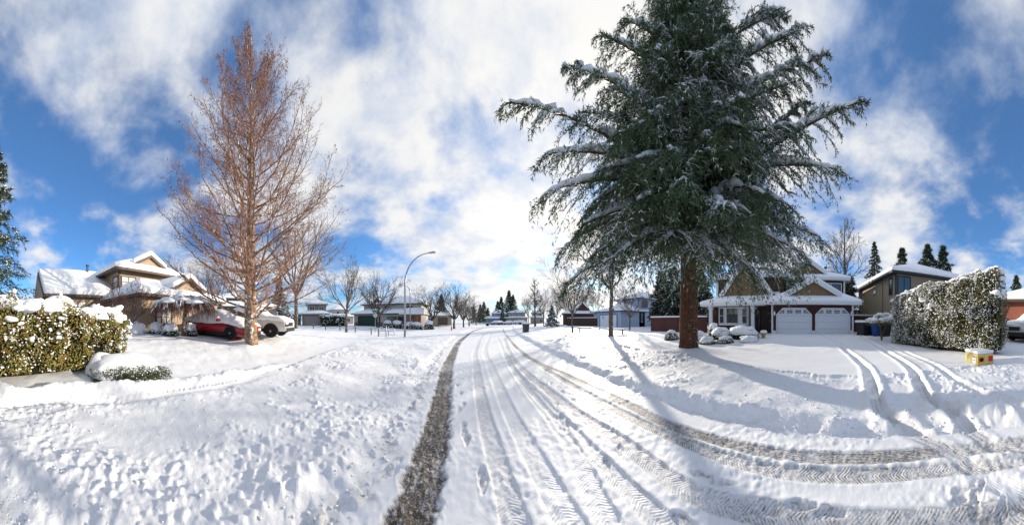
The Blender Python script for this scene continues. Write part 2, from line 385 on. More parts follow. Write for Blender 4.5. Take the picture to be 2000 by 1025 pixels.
OCT_V = np.array([(1, 0, 0), (-.5, .87, 0), (-.5, -.87, 0), (.45, .7, .62), (-.85, 0, .62), (.45, -.7, .62), (0, 0, 1.05), (0, 0, -.8)]); OCT_F = np.array([(0, 3, 5), (1, 4, 3), (2, 5, 4), (0, 1, 3), (1, 2, 4), (2, 0, 5), (3, 4, 6), (4, 5, 6), (5, 3, 6), (0, 2, 7), (2, 1, 7), (1, 0, 7)])
def lumps(r, C, S, jit=.22, flat=.7, axis=None, cheap=False):         # small irregular snow balls, S (n,) radii
    n = len(C); ICO_V, ICO_F = (OCT_V, OCT_F) if cheap else (ICO_V0, ICO_F0); sc = S[:, None, None]*(1+jit*r.randn(n, 1, 3)); V = ICO_V[None]*sc*(1+.16*r.randn(n, len(ICO_V), 1))
    V[..., 2] *= flat
    if axis is not None:                                 # stretch along axis
        k = (V*axis[:, None, :]).sum(-1, keepdims=True); V = V+k*axis[:, None, :]*1.6
    V = V+C[:, None, :]
    return V.reshape(-1, 3), (ICO_F[None]+(np.arange(n)*len(ICO_V))[:, None, None]).reshape(-1, 3)
def blob(r, c, sx, sy, sz, amp=.12, fr=1.6, flat_bottom=True, lo=False):   # smooth snow dome
    V = (IC2_V if lo else IC3_V).copy(); s = r.rand()*40
    nz = (vnoise(V[:, 0]*fr+s, V[:, 1]*fr+V[:, 2]*1.3+s, 1.0)-.5)*2+(vnoise(V[:, 0]*fr*2.6+s, V[:, 1]*fr*2.6+V[:, 2]*2+s, 1.0)-.5)*.8
    V = V*(1+amp*nz)[:, None]
    if flat_bottom: V[:, 2] = np.where(V[:, 2] < 0, V[:, 2]*.25, V[:, 2])
    return V*np.array([sx, sy, sz])+np.array(c), (IC2_F if lo else IC3_F)

# ------------------------------------------------------------------ terrain: road, verges, lawns
def poly_uv(pts, z): return np.array([on(x, y, z) for x, y in pts])
def smooth_line(p, m=8):                                  # Catmull-Rom
    p = np.asarray(p, float); q = np.vstack([2*p[0]-p[1], p, 2*p[-1]-p[-2]]); out = []
    for i in range(1, len(q)-2):
        for t in np.linspace(0, 1, m, endpoint=False):
            a, b, c, d = q[i-1], q[i], q[i+1], q[i+2]
            out.append(.5*((2*b)+(-a+c)*t+(2*a-5*b+4*c-d)*t*t+(-a+3*b-3*c+d)*t**3))
    return np.array(out+[p[-1]])
LE = np.array([(-14, -12), (-5, -6), (-2.2, -3), (-1.25, 0), (-1.02, 1.47), (-1.0, 2.4), (-1.02, 4.0), (-1.1, 6.2), (-1.2, 11.2), (-.6, 25.5), (3.0, 55), (8, 85), (12, 110)])
RE = np.array([(-9, -14), (-.6, -5.6), (1.2, -3.9), (2.2, -2.6), (2.93, -1.3), (3.39, .53), (3.65, 2.66), (4.0, 6.1), (4.7, 12.7), (6.2, 24), (8.9, 38.6), (14, 60), (24, 110)])
BLp = np.array([(-30, -30), (-4.4, -6)]+[tuple(p) for p in poly_uv([(0, 785), (100, 778), (330, 762), (480, 737), (560, 715), (650, 682), (720, 664), (800, 648)], .15)]+[(-7.0, 60), (-4, 110)])
BRp = np.array([(0, -30), (3.6, -12)]+[tuple(p) for p in poly_uv([(2000, 695), (1900, 712), (1800, 725), (1690, 733), (1550, 727), (1400, 705), (1300, 690), (1200, 672), (1100, 655), (1050, 646)], .3)]+[(18, 60), (30, 110)])
fl = lambda tab, v: np.interp(v, tab[:, 1], tab[:, 0])
# wheel tracks: pixels on the road plane, half width, depth, dirt, brown, tread
TR = [([(796, 1040), (800, 1022), (838, 900), (856, 815), (868, 745), (880, 700), (905, 660), (935, 643), (968, 635)], .215, .035, 1.0, 1.0, 0),
      ([(1006, 1040), (1004, 1015), (962, 870), (942, 790), (931, 720), (931, 678), (950, 650), (975, 637)], .13, .016, .30, .1, 1),
      ([(1118, 1030), (1108, 1012), (1035, 880), (988, 790), (958, 715), (948, 678), (960, 650)], .14, .016, .10, .1, 1),
      ([(1190, 1020), (1176, 997), (1100, 846), (1025, 753), (988, 696), (972, 660)], .12, .016, .10, 0, 1),
      ([(1300, 1030), (1288, 1015), (1176, 903), (1074, 798), (1007, 726), (985, 690)], .12, .02, .28, .2, 1),
      ([(2000, 1000), (1850, 1014), (1650, 1017), (1500, 1000), (1350, 962), (1213, 861), (1119, 801), (1063, 756), (1025, 726), (995, 690), (985, 660)], .13, .02, .50, .2, 1),
      ([(2040, 888), (2000, 895), (1826, 918), (1675, 929), (1563, 925), (1431, 899), (1350, 869), (1251, 824), (1138, 764), (1063, 719), (1010, 682), (990, 655)], .115, .016, .62, .05, 1),
      ([(2040, 852), (2000, 861), (1826, 884), (1675, 895), (1563, 891), (1413, 863), (1300, 827), (1213, 783), (1100, 730), (1025, 692), (990, 658), (982, 642)], .125, .014, .85, .25, 2)]
RUT = [[(1604, 654), (1640, 676), (1685, 712), (1702, 742), (1718, 780), (1760, 820), (1835, 872), (1900, 912), (2010, 975)],
       [(1680, 656), (1725, 685), (1775, 716), (1792, 740), (1815, 772), (1870, 810), (1945, 850), (2015, 885)],
       [(1735, 676), (1810, 706), (1880, 745), (2000, 800)]]
FOOT = [(768, 905, 30), (760, 925, 30), (940, 930, 10), (945, 944, 10), (912, 860, 5), (906, 848, 5), (905, 790, 5), (897, 800, 5), (905, 832, 5), (900, 768, 0), (893, 752, 0), (1372, 927, -8), (1412, 943, -14),
        (1453, 985, 12), (1497, 995, 4), (1570, 985, 5), (1622, 1000, 10), (1885, 955, 20), (1898, 975, 40), (1912, 955, -20), (1925, 972, 60), (1905, 985, -40), (1880, 972, 10), (1958, 992, -30), (1990, 984, 20), (1340, 1018, 0),
        (1108, 826, 30), (1096, 815, 30), (1186, 905, 30), (1075, 748, 20), (1098, 765, 20), (1065, 722, 20), (1050, 706, 20), (1040, 697, 10), (1087, 790, 25), (1212, 878, 40), (1120, 782, 20)]
TREE_WELLS = []                                           # (u, v, radius, height) snow mounds at trunks
def base_height(u, v):
    bl = fl(BLp, v); br = fl(BRp, v); le = fl(LE, v); re = fl(RE, v)
    dl = bl-u; dr = u-br
    near = sst(v, 26, 10)
    zl = .15+(.34+.42*near)*sst(dl, 0, 7.5)+.15*sst(dl, 6, 16)
    zr = .30+.36*sst(dr, 0, 11)
    z = np.where(u < bl, zl, np.where(u > br, zr, 0.0))
    # verges between road edge and lawn
    gl = le-u; tl = np.clip(gl/np.maximum(le-bl, .3), 0, 1)
    vl = .10*sst(gl, 0, .5)+.06*sst(tl, .1, 1)
    gr = u-re; tr_ = np.clip(gr/np.maximum(br-re, .3), 0, 1)
    vr = .18*sst(gr, 0, .38)+.08*sst(tr_, .1, 1)
    z = np.where((u <= le) & (u >= bl), vl, z); z = np.where((u >= re) & (u <= br), vr, z)
    return z
def terrain(u, v):
    le = fl(LE, v); re = fl(RE, v); bl = fl(BLp, v); br = fl(BRp, v)
    D = np.hypot(u, v)
    wob = (vnoise(u, v, .35, 3)-.5)*.22+(vnoise(u, v, .12, 4)-.5)*.08
    ub = u+wob*sst(D, 60, 20)                              # ragged edges
    z = base_height(ub, v)
    road = (ub > le) & (ub < re)
    vergel = (ub <= le) & (u > bl+.02); verger = (ub >= re) & (u < br-.02)
    ta = np.zeros_like(u); tl = np.zeros_like(u); tt = np.zeros_like(u); dirt = np.zeros_like(u); brown = np.zeros_like(u); rough = np.zeros_like(u)
    det = sst(D, 45, 18)
    # thrown, lumpy snow on the verges
    A = (vnoise(u, v, .8, 1)-.5)*.09+(vnoise(u, v, 2.2, 9)-.5)*.10
    Bl = sst(vnoise(u, v, .34, 2), .42, .9); Bc = sst(vnoise(u, v, .16, 5), .45, .9); Bd = sst(vnoise(u, v, .075, 6), .45, .9)
    cl2 = sst(.6*vnoise(u, v, 1.3, 11)+.4*vnoise(u, v, .5, 18), .35, .75); clumpy = .45+.75*cl2
    L = A*.8-.02+clumpy*(Bl*.021+Bc*.014)+(.15+1.3*cl2)*(Bd*.022+(vnoise(u, v, .04, 7)-.5)*.012)
    fade_l = sst(le-ub, 0, .5); fade_r = sst(ub-re, 0, .4)
    z = z+np.where(vergel, L*fade_l*det, 0)+np.where(verger, (L*1.2+.02)*fade_r*det, 0)
    rough = np.where(vergel | verger, .55, rough)
    # smooth lawns: gentle drifts
    lawn = (u <= bl+.02) | (u >= br-.02)
    z = z+np.where(lawn, (vnoise(u, v, 2.4, 12)-.5)*.09+(vnoise(u, v*.5, .9, 13)-.5)*.035+(vnoise(u, v*.35, .35, 23)-.5)*.012, 0)
    # cleared footpath and the shovelled ridge along the left lawn
    dl = bl-u; pm = sst(v, 4.2, 2.2)
    z = z-pm*.06*np.exp(-((dl+.18)/.13)**2)
    dirt = np.maximum(dirt, pm*.42*np.exp(-((dl+.16)/.07)**2)*sst(vnoise(u, v, .5, 14), .45, .7)); brown = np.maximum(brown, pm*.8*np.exp(-((dl+.16)/.2)**2))
    ridge = np.exp(-((dl-.32-.14*vnoise(u, v, .7, 15))/.27)**2)*sst(v, 6.5, 2.5)
    z = z+ridge*(.19+.12*(vnoise(u, v, .5, 16)-.5)+.05*(vnoise(u, v, .16, 17)-.5)+.035*(vnoise(u, v, .06, 19)-.5)); rough = np.maximum(rough, ridge*.6)
    # packed road
    rz = (vnoise(u, v, .5, 20)-.5)*.014+((vnoise(u, v, .09, 21)-.5)*.009+(vnoise(u, v, .045, 28)-.5)*.007)*(.25+1.6*sst(vnoise(u, v, .9, 22), .3, .75))
    z = np.where(road, rz, z); rough = np.where(road, .16, rough)
    edge_d = sst(ub-le, .30, 0)*road+sst(le-ub, .22, 0)*vergel
    dirt = np.maximum(dirt, edge_d*.38*sst(vnoise(u, v, .22, 24), .35, .75)); brown = np.maximum(brown, edge_d*.7)
    er = sst(re-ub, .5, 0)*road; dirt = np.maximum(dirt, er*.16*sst(vnoise(u, v, .12, 25), .5, .8))
    clod = edge_d*sst(vnoise(u, v, .10, 26), .55, .85); z = z+clod*.05*det
    idx = np.where((D < 120) & (ub > le-.6) & (ub < re+.6))[0]
    U, W = u[idx], v[idx]
    def near_line(line, U, W):
        best = np.full(len(U), 1e9); lat = np.zeros(len(U)); arc = np.zeros(len(U)); s0 = 0.0
        for a, b in zip(line[:-1], line[1:]):
            d = b-a; l = math.hypot(*d)
            if l < 1e-6: continue
            d = d/l; x = U-a[0]; y = W-a[1]; s = np.clip(x*d[0]+y*d[1], 0, l)
            qx = x-s*d[0]; qy = y-s*d[1]; q = qx*qx+qy*qy; m = q < best
            best[m] = q[m]; lat[m] = (qx*d[1]-qy*d[0])[m]; arc[m] = s0+s[m]; s0 += l
        return np.sqrt(best), lat, arc
    lanes = sst(vnoise(U, W, 1.1, 30), .3, .7)
    for pts, hw, dep, di, br_, tread in TR:
        line = smooth_line(poly_uv(pts, 0.0)); q, lat, arc = near_line(line, U, W)
        wv = hw*(1+.18*(vnoise(U, W, .5, 31)-.5)+(.30*(vnoise(U, W, .13, 27)-.5)+.30*(vnoise(U, W, .05, 29)-.5) if not tread else 0)); inn = sst(q, wv*(1.12 if tread else 1.22), wv*(.86 if tread else .72))
        z[idx] -= inn*dep
        rim = np.exp(-((q-wv*1.22)/.05)**2); z[idx] += rim*.008*(.3+1.2*vnoise(U, W, .08, 32))
        k = .72+.5*lanes+.5*(vnoise(U, W, .16, 33)-.5)
        if tread:
            ch = np.sin(2*np.pi*(arc+np.abs(lat)*(.55 if tread == 1 else .1)+.03*vnoise(U, W, .15, 38))/.052)
            gv = np.cos(2*np.pi*lat/(hw*.5))
            mm = idx[inn > .05]; q_ = inn > .05; ta[mm] = arc[q_]; tl[mm] = lat[q_]; tt[mm] = tread
            pat = .5; fadeT = 0.0
            z[idx] += inn*fadeT*(pat-.5)*(.0055*(.3+1.2*vnoise(U, W, .3, 39)))+inn*(vnoise(U, W, .03, 40)-.5)*.007
            k = k*(1+fadeT*(.70*(1-pat)-.40))
        else:
            k = k*.75+.30+.10*np.cos(2*np.pi*lat/(hw*.9))
            z[idx] += inn*(vnoise(U, W, .035, 34)-.5)*.03; rough[idx] = np.maximum(rough[idx], inn*.9)
        dirt[idx] = np.maximum(dirt[idx], inn*di*k); brown[idx] = np.maximum(brown[idx], inn*br_)
    # driveway ruts
    idx = np.where((D < 24) & (u > .2) & (v < 6))[0]; U, W = u[idx], v[idx]
    for k, pts in enumerate(RUT):
        ln = []
        for x, y in pts:
            zz = 0.0 if y > 860 else .30 if y < 790 else .15
            if y < 700: zz = .30+.36*float(sst(np.array((on(x, y, .5)[0]-5.6)), 0, 11))
            ln.append(on(x, y, zz))
        line = smooth_line(ln); q, lat, arc = near_line(line, U, W)
        lawnk = (U > fl(BRp, W)); road_ = U < fl(RE, W)
        hw = .115 if k < 2 else .10; inn = sst(q, hw*1.25, hw*.7); sof = 1.0 if k < 2 else np.where(lawnk, 1., .25)
        dp = np.where(road_, .012, np.where(lawnk, .07, .13))*(1 if k < 2 else .35)
        z[idx] -= inn*dp
        z[idx] += sof*np.exp(-((q-hw*1.7)/.07)**2)*np.where(road_, .010, np.where(lawnk, .03, .06))*(.7+.6*vnoise(U, W, .14, 35))
        td = np.where(road_, .95, np.where(lawnk, .12, .50))*(1 if k < 2 else .2)*sst(vnoise(U, W, .25, 36), .25, .6)*(.6+.4*np.cos(2*np.pi*lat/.09))
        dirt[idx] = np.maximum(dirt[idx], inn*td); q_ = (inn > .05) & ~lawnk; mm = idx[q_]; ta[mm] = arc[q_]; tl[mm] = lat[q_]; tt[mm] = 2
    for x, y, an in FOOT:
        fu, fv = on(x, y, 0.0); a = math.radians(an); ca, sa = math.cos(a), math.sin(a)
        m = np.where((np.abs(u-fu) < .4) & (np.abs(v-fv) < .4))[0]
        if not len(m): continue
        p = (u[m]-fu); q = (v[m]-fv); al = p*sa+q*ca; ac = p*ca-q*sa
        e = np.sqrt((al/.145)**2+(ac/(.046+.012*np.tanh(al*30)))**2); inn = sst(e, 1.15, .8)
        z[m] -= inn*.022; z[m] += np.exp(-((e-1.3)/.18)**2)*.004
        dirt[m] = np.maximum(dirt[m], inn*.75*vnoise(u[m], v[m], .05, 37)); brown[m] = np.maximum(brown[m], inn*.35)
    for wu, wv_, rr, hh in TREE_WELLS:
        d = np.hypot(u-wu, v-wv_); z = z+np.where(d < rr*4, hh*np.exp(-(d/rr)**2), 0)
    zone = np.where(road, 0, np.where(vergel, 1, np.where(verger, 2, np.where(u < 0, 3, 4))))
    drv = (zone == 4) & (v < 2.2-.03*(u-6)) & (v > -4.6-.02*(u-6)) & (u < 17)
    zone = np.where(drv, 5, zone)
    return z, dirt, brown, rough, zone, ta, tl, tt
def gz(u, v): return float(base_height(np.array([float(u)]), np.array([float(v)]))[0])
CEDAR = at(1345, 9.5); REDW = at(490, 10.5)
TREE_WELLS += [(CEDAR[0], CEDAR[1], 1.0, .30), (REDW[0], REDW[1], .75, .24), (*at(1193, 18), .45, .12), (*at(578, 24), .6, .15)]
ring = [.55]
while ring[-1] < 1800:
    d = ring[-1]; ring.append(d+(max(.0145, .0108*d) if d < 36 else .028*d if d < 130 else .12*d))
ring = np.array(ring)
az0 = np.concatenate([np.linspace(-143, 169, 1220), np.linspace(169, 217, 26)[1:-1]])
az = np.radians(az0); na, nr = len(az), len(ring)
U = (ring[:, None]*np.sin(az)[None]).ravel(); W = (ring[:, None]*np.cos(az)[None]).ravel()
Z, DI, BRW, RG, ZN, TA, TL, TT = terrain(U, W)
Z = np.where(np.hypot(U, W) > 125, .3+0*Z, Z)
i = np.arange(nr-1)[:, None]; j = np.arange(na)[None]; j2 = (j+1) % na
Q = np.stack([i*na+j, i*na+j2, (i+1)*na+j2, (i+1)*na+j], -1).reshape(-1, 4)
ZQ = np.where(np.hypot(U, W)[Q[:, 2]] > 105, 6, ZN[Q[:, 0]])
names = {0: 'road', 1: 'snow_verge', 2: 'snow_verge', 3: 'lawn', 4: 'lawn', 5: 'driveway', 6: 'ground'}
VV = np.stack([U, W, Z], -1)
for k, nm in names.items():
    q = Q[ZQ == k]
    if not len(q): continue
    ids, inv_ = np.unique(q, return_inverse=True)
    me = np_mesh(nm, VV[ids], inv_.reshape(-1, 4))
    for an, arr in (('dirt', DI), ('brown', BRW), ('rough', RG), ('tread_arc', TA), ('tread_lat', TL), ('tread', TT)):
        a = me.attributes.new(an, 'FLOAT', 'POINT'); a.data.foreach_set('value', arr[ids].astype(np.float32))
    structure(link(nm, me, 'snow_ground', None, True))
me = np_mesh('ground', np.array([(ring[0]*math.sin(a)*1.02, ring[0]*math.cos(a)*1.02, -.03) for a in np.linspace(0, 2*math.pi, 12, endpoint=False)]), np.arange(12)[None, ::-1])
structure(link('ground', me, 'snow_ground'))
# loose clods thrown up along the road edges
r = np.random.RandomState(3)
n = 3800; vv = -2.5+22*r.rand(n)**1.8; side = r.rand(n) < .55
uu = np.where(side, fl(LE, vv)-np.abs(r.randn(n))*.28+.12, fl(RE, vv)+np.abs(r.randn(n))*.35-.06)
far_ = r.rand(n) < .45; bl_, br_ = fl(BLp, vv), fl(BRp, vv)
t_ = r.rand(n); uu = np.where(far_ & side, bl_+(fl(LE, vv)-bl_)*t_, np.where(far_, fl(RE, vv)+(br_-fl(RE, vv))*t_, uu))
zz = terrain(uu, vv)[0]; sz = .007+.016*r.rand(n)**3+.012*(r.rand(n) < .03)
V, Fc = lumps(r, np.stack([uu, vv, zz+sz*.15], -1), sz, .3, .75, None, True)
o = link('snow_clods', np_mesh('snow_clods', V, Fc), 'snow', None, True); o['kind'] = 'stuff'; o['label'] = 'loose clods of thrown snow along the road edges'; o['category'] = 'snow'

# ------------------------------------------------------------------ houses
def wallbox(par, m, x0, x1, y0, y1, z0, z1, name='wall'): return MB().box((x0, y0, z0), (x1, y1, z1)).build(name, m, par)
def hip_solid(x0, x1, y0, y1, z, t, h, axis, i0, i1):
    v = [(x0, y0, z), (x1, y0, z), (x1, y1, z), (x0, y1, z), (x0, y0, z+t), (x1, y0, z+t), (x1, y1, z+t), (x0, y1, z+t)]
    xm, ym = (x0+x1)/2, (y0+y1)/2
    if axis == 'x':
        v += [(x0+i0, ym, z+t+h), (x1-i1, ym, z+t+h)]; top = [(4, 5, 9, 8), (5, 6, 9), (6, 7, 8, 9), (7, 4, 8)]
    else:
        v += [(xm, y0+i0, z+t+h), (xm, y1-i1, z+t+h)]; top = [(4, 5, 8), (5, 6, 9, 8), (6, 7, 9), (7, 4, 8, 9)]
    return v, [(0, 3, 2, 1), (0, 1, 5, 4), (1, 2, 6, 5), (2, 3, 7, 6), (3, 0, 4, 7)]+top
def hip(par, x0, x1, y0, y1, z, h, axis='x', oh=.45, i0=None, i1=None, trim='trim_white', sn=.22, name='roof'):
    x0 -= oh; x1 += oh; y0 -= oh; y1 += oh
    half = (y1-y0)/2 if axis == 'x' else (x1-x0)/2
    i0 = half if i0 is None else i0; i1 = half if i1 is None else i1
    v, f = hip_solid(x0, x1, y0, y1, z, .2, h, axis, i0, i1)
    ro = MB().add(v, f).build(name, trim, par)
    e = .05; v, f = hip_solid(x0-e, x1+e, y0-e, y1+e, z+.15, .05+sn, h+.06, axis, i0+e*.6, i1+e*.6)
    MB().add(v, f).build('snow', 'snow', ro, True, min(.12, sn*.55), 3)
    return ro
def gable(par, xc, hw, yf, yb, z, h, panel, trim='trim_white', sn=.2, thick=.24, eave=.25, name='gable'):
    # a gable roof with its ridge running back from yf to yb, panel recessed behind barge boards
    g = MB().prism([(xc-hw, z), (xc+hw, z), (xc, z+h)], .1, (0, yf+.22, 0)).build(name, panel, par)
    k = h/hw; b = MB()
    for s in (-1, 1):
        b.prism([(xc+s*(hw+eave), z-k*eave-thick*.2), (xc+s*(hw+eave), z-k*eave+thick), (xc, z+h+thick*1.05), (xc, z+h-thick*.2)][::s], .09, (0, yf, 0))
    b.build('barge_board', trim, g)
    rf = MB()
    rf.prism([(xc-hw-eave, z-k*eave+thick*.55), (xc+hw+eave, z-k*eave+thick*.55), (xc, z+h+thick*.7)], yb-yf-.4, (0, yf+.34, 0))
    rf.build('gable_roof', trim, g)
    sv = MB(); e = .06
    sv.prism([(xc-hw-eave-e, z-k*eave+thick*.72), (xc, z+h+thick*.75), (xc+hw+eave+e, z-k*eave+thick*.72), (xc+hw+eave+e, z-k*eave+thick*.8+sn), (xc, z+h+thick+sn), (xc-hw-eave-e, z-k*eave+thick*.8+sn)], yb-yf+.1, (0, yf-.05, 0))
    sv.build('snow', 'snow', g, True, min(.09, sn*.45), 3)
    return g
def window(par, x, z, w_, h_, y, nx=1, nz=1, frame='trim_white', side=None, pane='glass', fw=.07):
    # front-facing by default; side='l'/'r' puts it on a side wall (x is then the wall, y the middle)
    def bx(mb, a0, a1, c0, c1, d0, d1):
        if side is None: mb.box((x+a0, y-d1, z+c0), (x+a1, y-d0, z+c1))
        elif side == 'l': mb.box((x-d1, y+a0, z+c0), (x-d0, y+a1, z+c1))
        else: mb.box((x+d0, y+a0, z+c0), (x+d1, y+a1, z+c1))
    m = MB(); a = w_/2
    bx(m, -a-fw, -a, -fw, h_+fw, 0, .07); bx(m, a, a+fw, -fw, h_+fw, 0, .07); bx(m, -a, a, -fw, 0, 0, .09); bx(m, -a, a, h_, h_+fw, 0, .07)
    for i in range(1, nx): q = -a+w_*i/nx; bx(m, q-.025, q+.025, 0, h_, 0, .06)
    for i in range(1, nz): q = h_*i/nz; bx(m, -a, a, q-.02, q+.02, 0, .055)
    o = m.build('window', frame, par)
    p = MB(); bx(p, -a, a, 0, h_, 0, .03); p.build('pane', pane, o)
    return o
def garage_door(par, x0, x1, z1, y, m='door_white', trim=None, rows=4, wins=0, chamfer=0.0, shift=0.0):
    o = MB().box((x0, y-.02, 0), (x1, y+.04, z1)).build('garage_door', m, par)
    ph = z1/rows; pm = None
    for i in range(rows):
        if pm is None:
            po = MB().box((x0+.02, y-.05, .012), (x1-.02, y-.015, ph-.012)).build('panel', m, o, False, .008, 1); pm = po.data
        else:
            po = bpy.data.objects.new('panel', pm); COL.objects.link(po); po.parent = o; po.location = (0, 0, ph*i)
    for i in range(wins):
        xc = x0+(x1-x0)*(i+.5+.0)/wins
        wm = MB().box((xc-.21, y-.07, z1-ph*.62), (xc+.21, y-.05, z1-ph*.62+.23)).build('window', 'glass', o)
    if wins:
        g = MB()
        for i in range(wins):
            xc = x0+(x1-x0)*(i+.5)/wins; zc = z1-ph*.62
            g.box((xc-.015, y-.08, zc), (xc+.015, y-.07, zc+.23)); g.box((xc-.21, y-.082, zc+.10), (xc+.21, y-.072, zc+.13))
            for a in (-.105, .105): g.box((xc+a-.008, y-.08, zc), (xc+a+.008, y-.07, zc+.23))
        g.build('muntin', m, o)
    if trim:
        t = MB(); e = .10
        t.box((x0-e, y-.09, 0), (x0, y+.02, z1-chamfer)); t.box((x1, y-.09, 0), (x1+e, y+.02, z1-chamfer)); t.box((x0+chamfer, y-.09, z1), (x1-chamfer, y+.02, z1+e))
        if chamfer:
            for s, xe in ((1, x0), (-1, x1)):
                t.prism([(xe-s*e, z1-chamfer), (xe, z1-chamfer), (xe+s*chamfer, z1), (xe+s*chamfer, z1+e)], .11, (0, y-.09, 0))
        t.build('door_trim', trim, o)
        if chamfer:
            c = MB()
            for s, xe in ((1, x0), (-1, x1)): c.prism([(xe, z1-chamfer), (xe, z1), (xe+s*chamfer, z1)], .05, (0, y-.085, 0))
            c.build('corner_infill', 'siding_maroon', o)
    return o
def door(par, x0, x1, z0, z1, y, m='door_dark', trim=None):
    o = MB().box((x0, y-.06, z0), (x1, y, z1)).build('door', m, par)
    MB().lathe([(.03, 0), (.04, .02), (.02, .06)], 8, (x1-.1, y-.12, z0+1.0), 'y').build('handle', 'rim', o)
    return o
def chimney(par, x, y, z0, z1, s=.12, m='metal_dark', nm='vent_pipe'):
    MB().lathe([(s, z0), (s, z1-.12), (s*1.5, z1-.12), (s*1.5, z1)], 10, (x, y, 0)).build(nm, m, par)

# --- maroon house behind the cedar
H = thing('house', 'maroon house with two white garage doors and tan gables behind the cedar', 'house', (16.8, 2.28, .58), -math.pi/2)
wallbox(H, 'siding_maroon', 0, 6.4, .05, 6.5, 0, 2.45); wallbox(H, 'siding_maroon', -5.7, 0, 1.5, 10.5, 0, 2.45); wallbox(H, 'siding_maroon', 0, 6.4, 6.5, 10.5, 0, 2.45)
wallbox(H, 'siding_maroon', .6, 6.5, 3.9, 10.4, 2.45, 5.2); wallbox(H, 'siding_maroon', -5.6, .6, 2.3, 10.4, 2.45, 5.2)
garage_door(H, .42, 3.02, 2.06, .05, 'door_white', 'trim_white', 4, 4, .42); garage_door(H, 3.48, 6.08, 2.06, .05, 'door_white', 'trim_white', 4, 4, .42)
t = MB()
for x in (-.06, 6.32): t.box((x, -.02, 0), (x+.14, .12, 2.42))
t.build('corner_board', 'trim_white', H)
b = MB()
for x0, x1 in ((.08, .3), (3.14, 3.36), (6.2, 6.32)): b.box((x0, -.05, 0), (x1, .045, .38))
b.build('plinth', 'trim_white', H)
for x in (.2, 6.26):
    la = MB().lathe([(.03, 0), (.07, .05), (.08, .25), (.03, .36)], 8, (x, -.1, 1.55)).build('wall_lamp', 'trim_white', H)
for x in (-5.46, -1.68):
    MB().box((x-.14, .42, 0), (x+.14, .70, 2.3)).box((x-.18, .38, 2.12), (x+.18, .74, 2.4)).build('porch_column', 'trim_white', H)
bay = MB().box((-4.9, 1.0, .75), (-2.15, 1.5, 2.35)).build('bay', 'trim_white', H)
window(H, -3.62, .95, 1.05, 1.28, 1.0, 1, 1); window(H, -4.6, .95, .38, 1.28, 1.0, 1, 2); window(H, -2.5, .95, .38, 1.28, 1.0, 1, 2)
door(H, -1.15, -.25, .15, 2.15, 1.47); window(H, -1.42, .35, .22, 1.7, 1.5, 1, 3, 'door_dark')
MB().box((-1.6, .75, 0), (0, 1.5, .14)).box((-1.4, .45, 0), (0, .75, .07)).build('step', 'concrete', H)
hip(H, -5.7, .1, .55, 4.5, 2.4, .95, 'x', .55, None, .3)
hip(H, 0, 6.4, .1, 6.4, 2.4, 1.75, 'x', .62)
hip(H, .5, 6.5, 3.9, 10.4, 5.05, 1.5, 'x', .5); hip(H, -5.7, .7, 2.4, 10.4, 5.05, 1.4, 'x', .45)
gable(H, 3.25, 1.95, -.12, 3.6, 3.12, 1.12, 'shake_tan', sn=.16, thick=.3); gable(H, 3.0, 1.5, 3.62, 7.0, 5.72, 1.05, 'shake_tan', sn=.16, thick=.3)
# tall flared gable over the bay
fl_l = [(-5.15, 2.98), (-4.75, 3.12), (-4.45, 3.42), (-2.45, 6.25)]
pts = fl_l+[(-4.9-p[0], p[1]) for p in fl_l[:-1][::-1]]
g = MB().prism([(-4.8, 2.95)]+pts[1:-1]+[(-.1, 2.95)], .1, (0, 1.3, 0)).build('gable', 'shake_tan', H)
bb = MB(); sw = MB()
for s in (0, 1):
    L_ = fl_l if s == 0 else [(-4.9-p[0], p[1]) for p in fl_l]
    for a, c in zip(L_[:-1], L_[1:]):
        d = Vector((c[0]-a[0], c[1]-a[1])).normalized(); nn = Vector((-d.y, d.x))*(.26 if s == 0 else -.26)
        q = [a, c, (c[0]+nn.x, c[1]+nn.y), (a[0]+nn.x, a[1]+nn.y)]; bb.prism(q if s == 0 else q[::-1], .1, (0, 1.12, 0))
        q2 = [(a[0]+nn.x*.6, a[1]+nn.y*.6), (c[0]+nn.x*.6, c[1]+nn.y*.6), (c[0]+nn.x*1.5, c[1]+nn.y*1.5), (a[0]+nn.x*1.5, a[1]+nn.y*1.5)]; sw.prism(q2 if s == 0 else q2[::-1], 3.2, (0, 1.06, 0))
bb.build('barge_board', 'trim_white', g); sw.build('snow', 'snow', g)
window(H, 5.2, 3.75, 1.9, 1.0, 3.9, 2, 1); window(H, 1.6, 3.75, 1.3, 1.0, 3.9, 2, 1)
MB().box((6.4, 3.84, 2.45), (6.56, 3.98, 5.1)).box((-5.66, 2.22, 2.45), (-5.45, 2.36, 5.1)).build('corner_board', 'trim_white', H)
chimney(H, 5.0, 7.2, 5.6, 7.2, .14)

# --- tan house on the left, turned thirty degrees to the road
RZL = math.radians(120); tL = Vector((-.5, .866)); nL = Vector((.866, .5))
gR = Vector((-17.3, 7.88))
L = thing('house', 'tan house with thick roof snow behind the berry hedge on the left', 'house', (gR.x, gR.y, .80), RZL)   # local x<0 runs left along the front, y is depth
wallbox(L, 'siding_tan', -7.9, 0, .05, 6.3, 0, 2.5)
door_x = [(-3.7, -.6)]
garage_door(L, -3.9, -.7, 2.15, .05, 'door_tan', 'trim_brown', 4)
window(L, -6.1, .75, 1.3, 1.25, .05, 3, 3, 'trim_brown', None, 'glass_curtain')
cx = Vector((-17.3, -.5))-gR; ux = cx.dot(tL); uy = -cx.dot(nL)          # upper storey corner in local coordinates
wallbox(L, 'siding_tan', ux, ux+6.4, uy, uy+8.8, 0, 4.95); wallbox(L, 'siding_tan', ux-5.3, ux, uy+.9, uy+8.2, 0, 3.1)
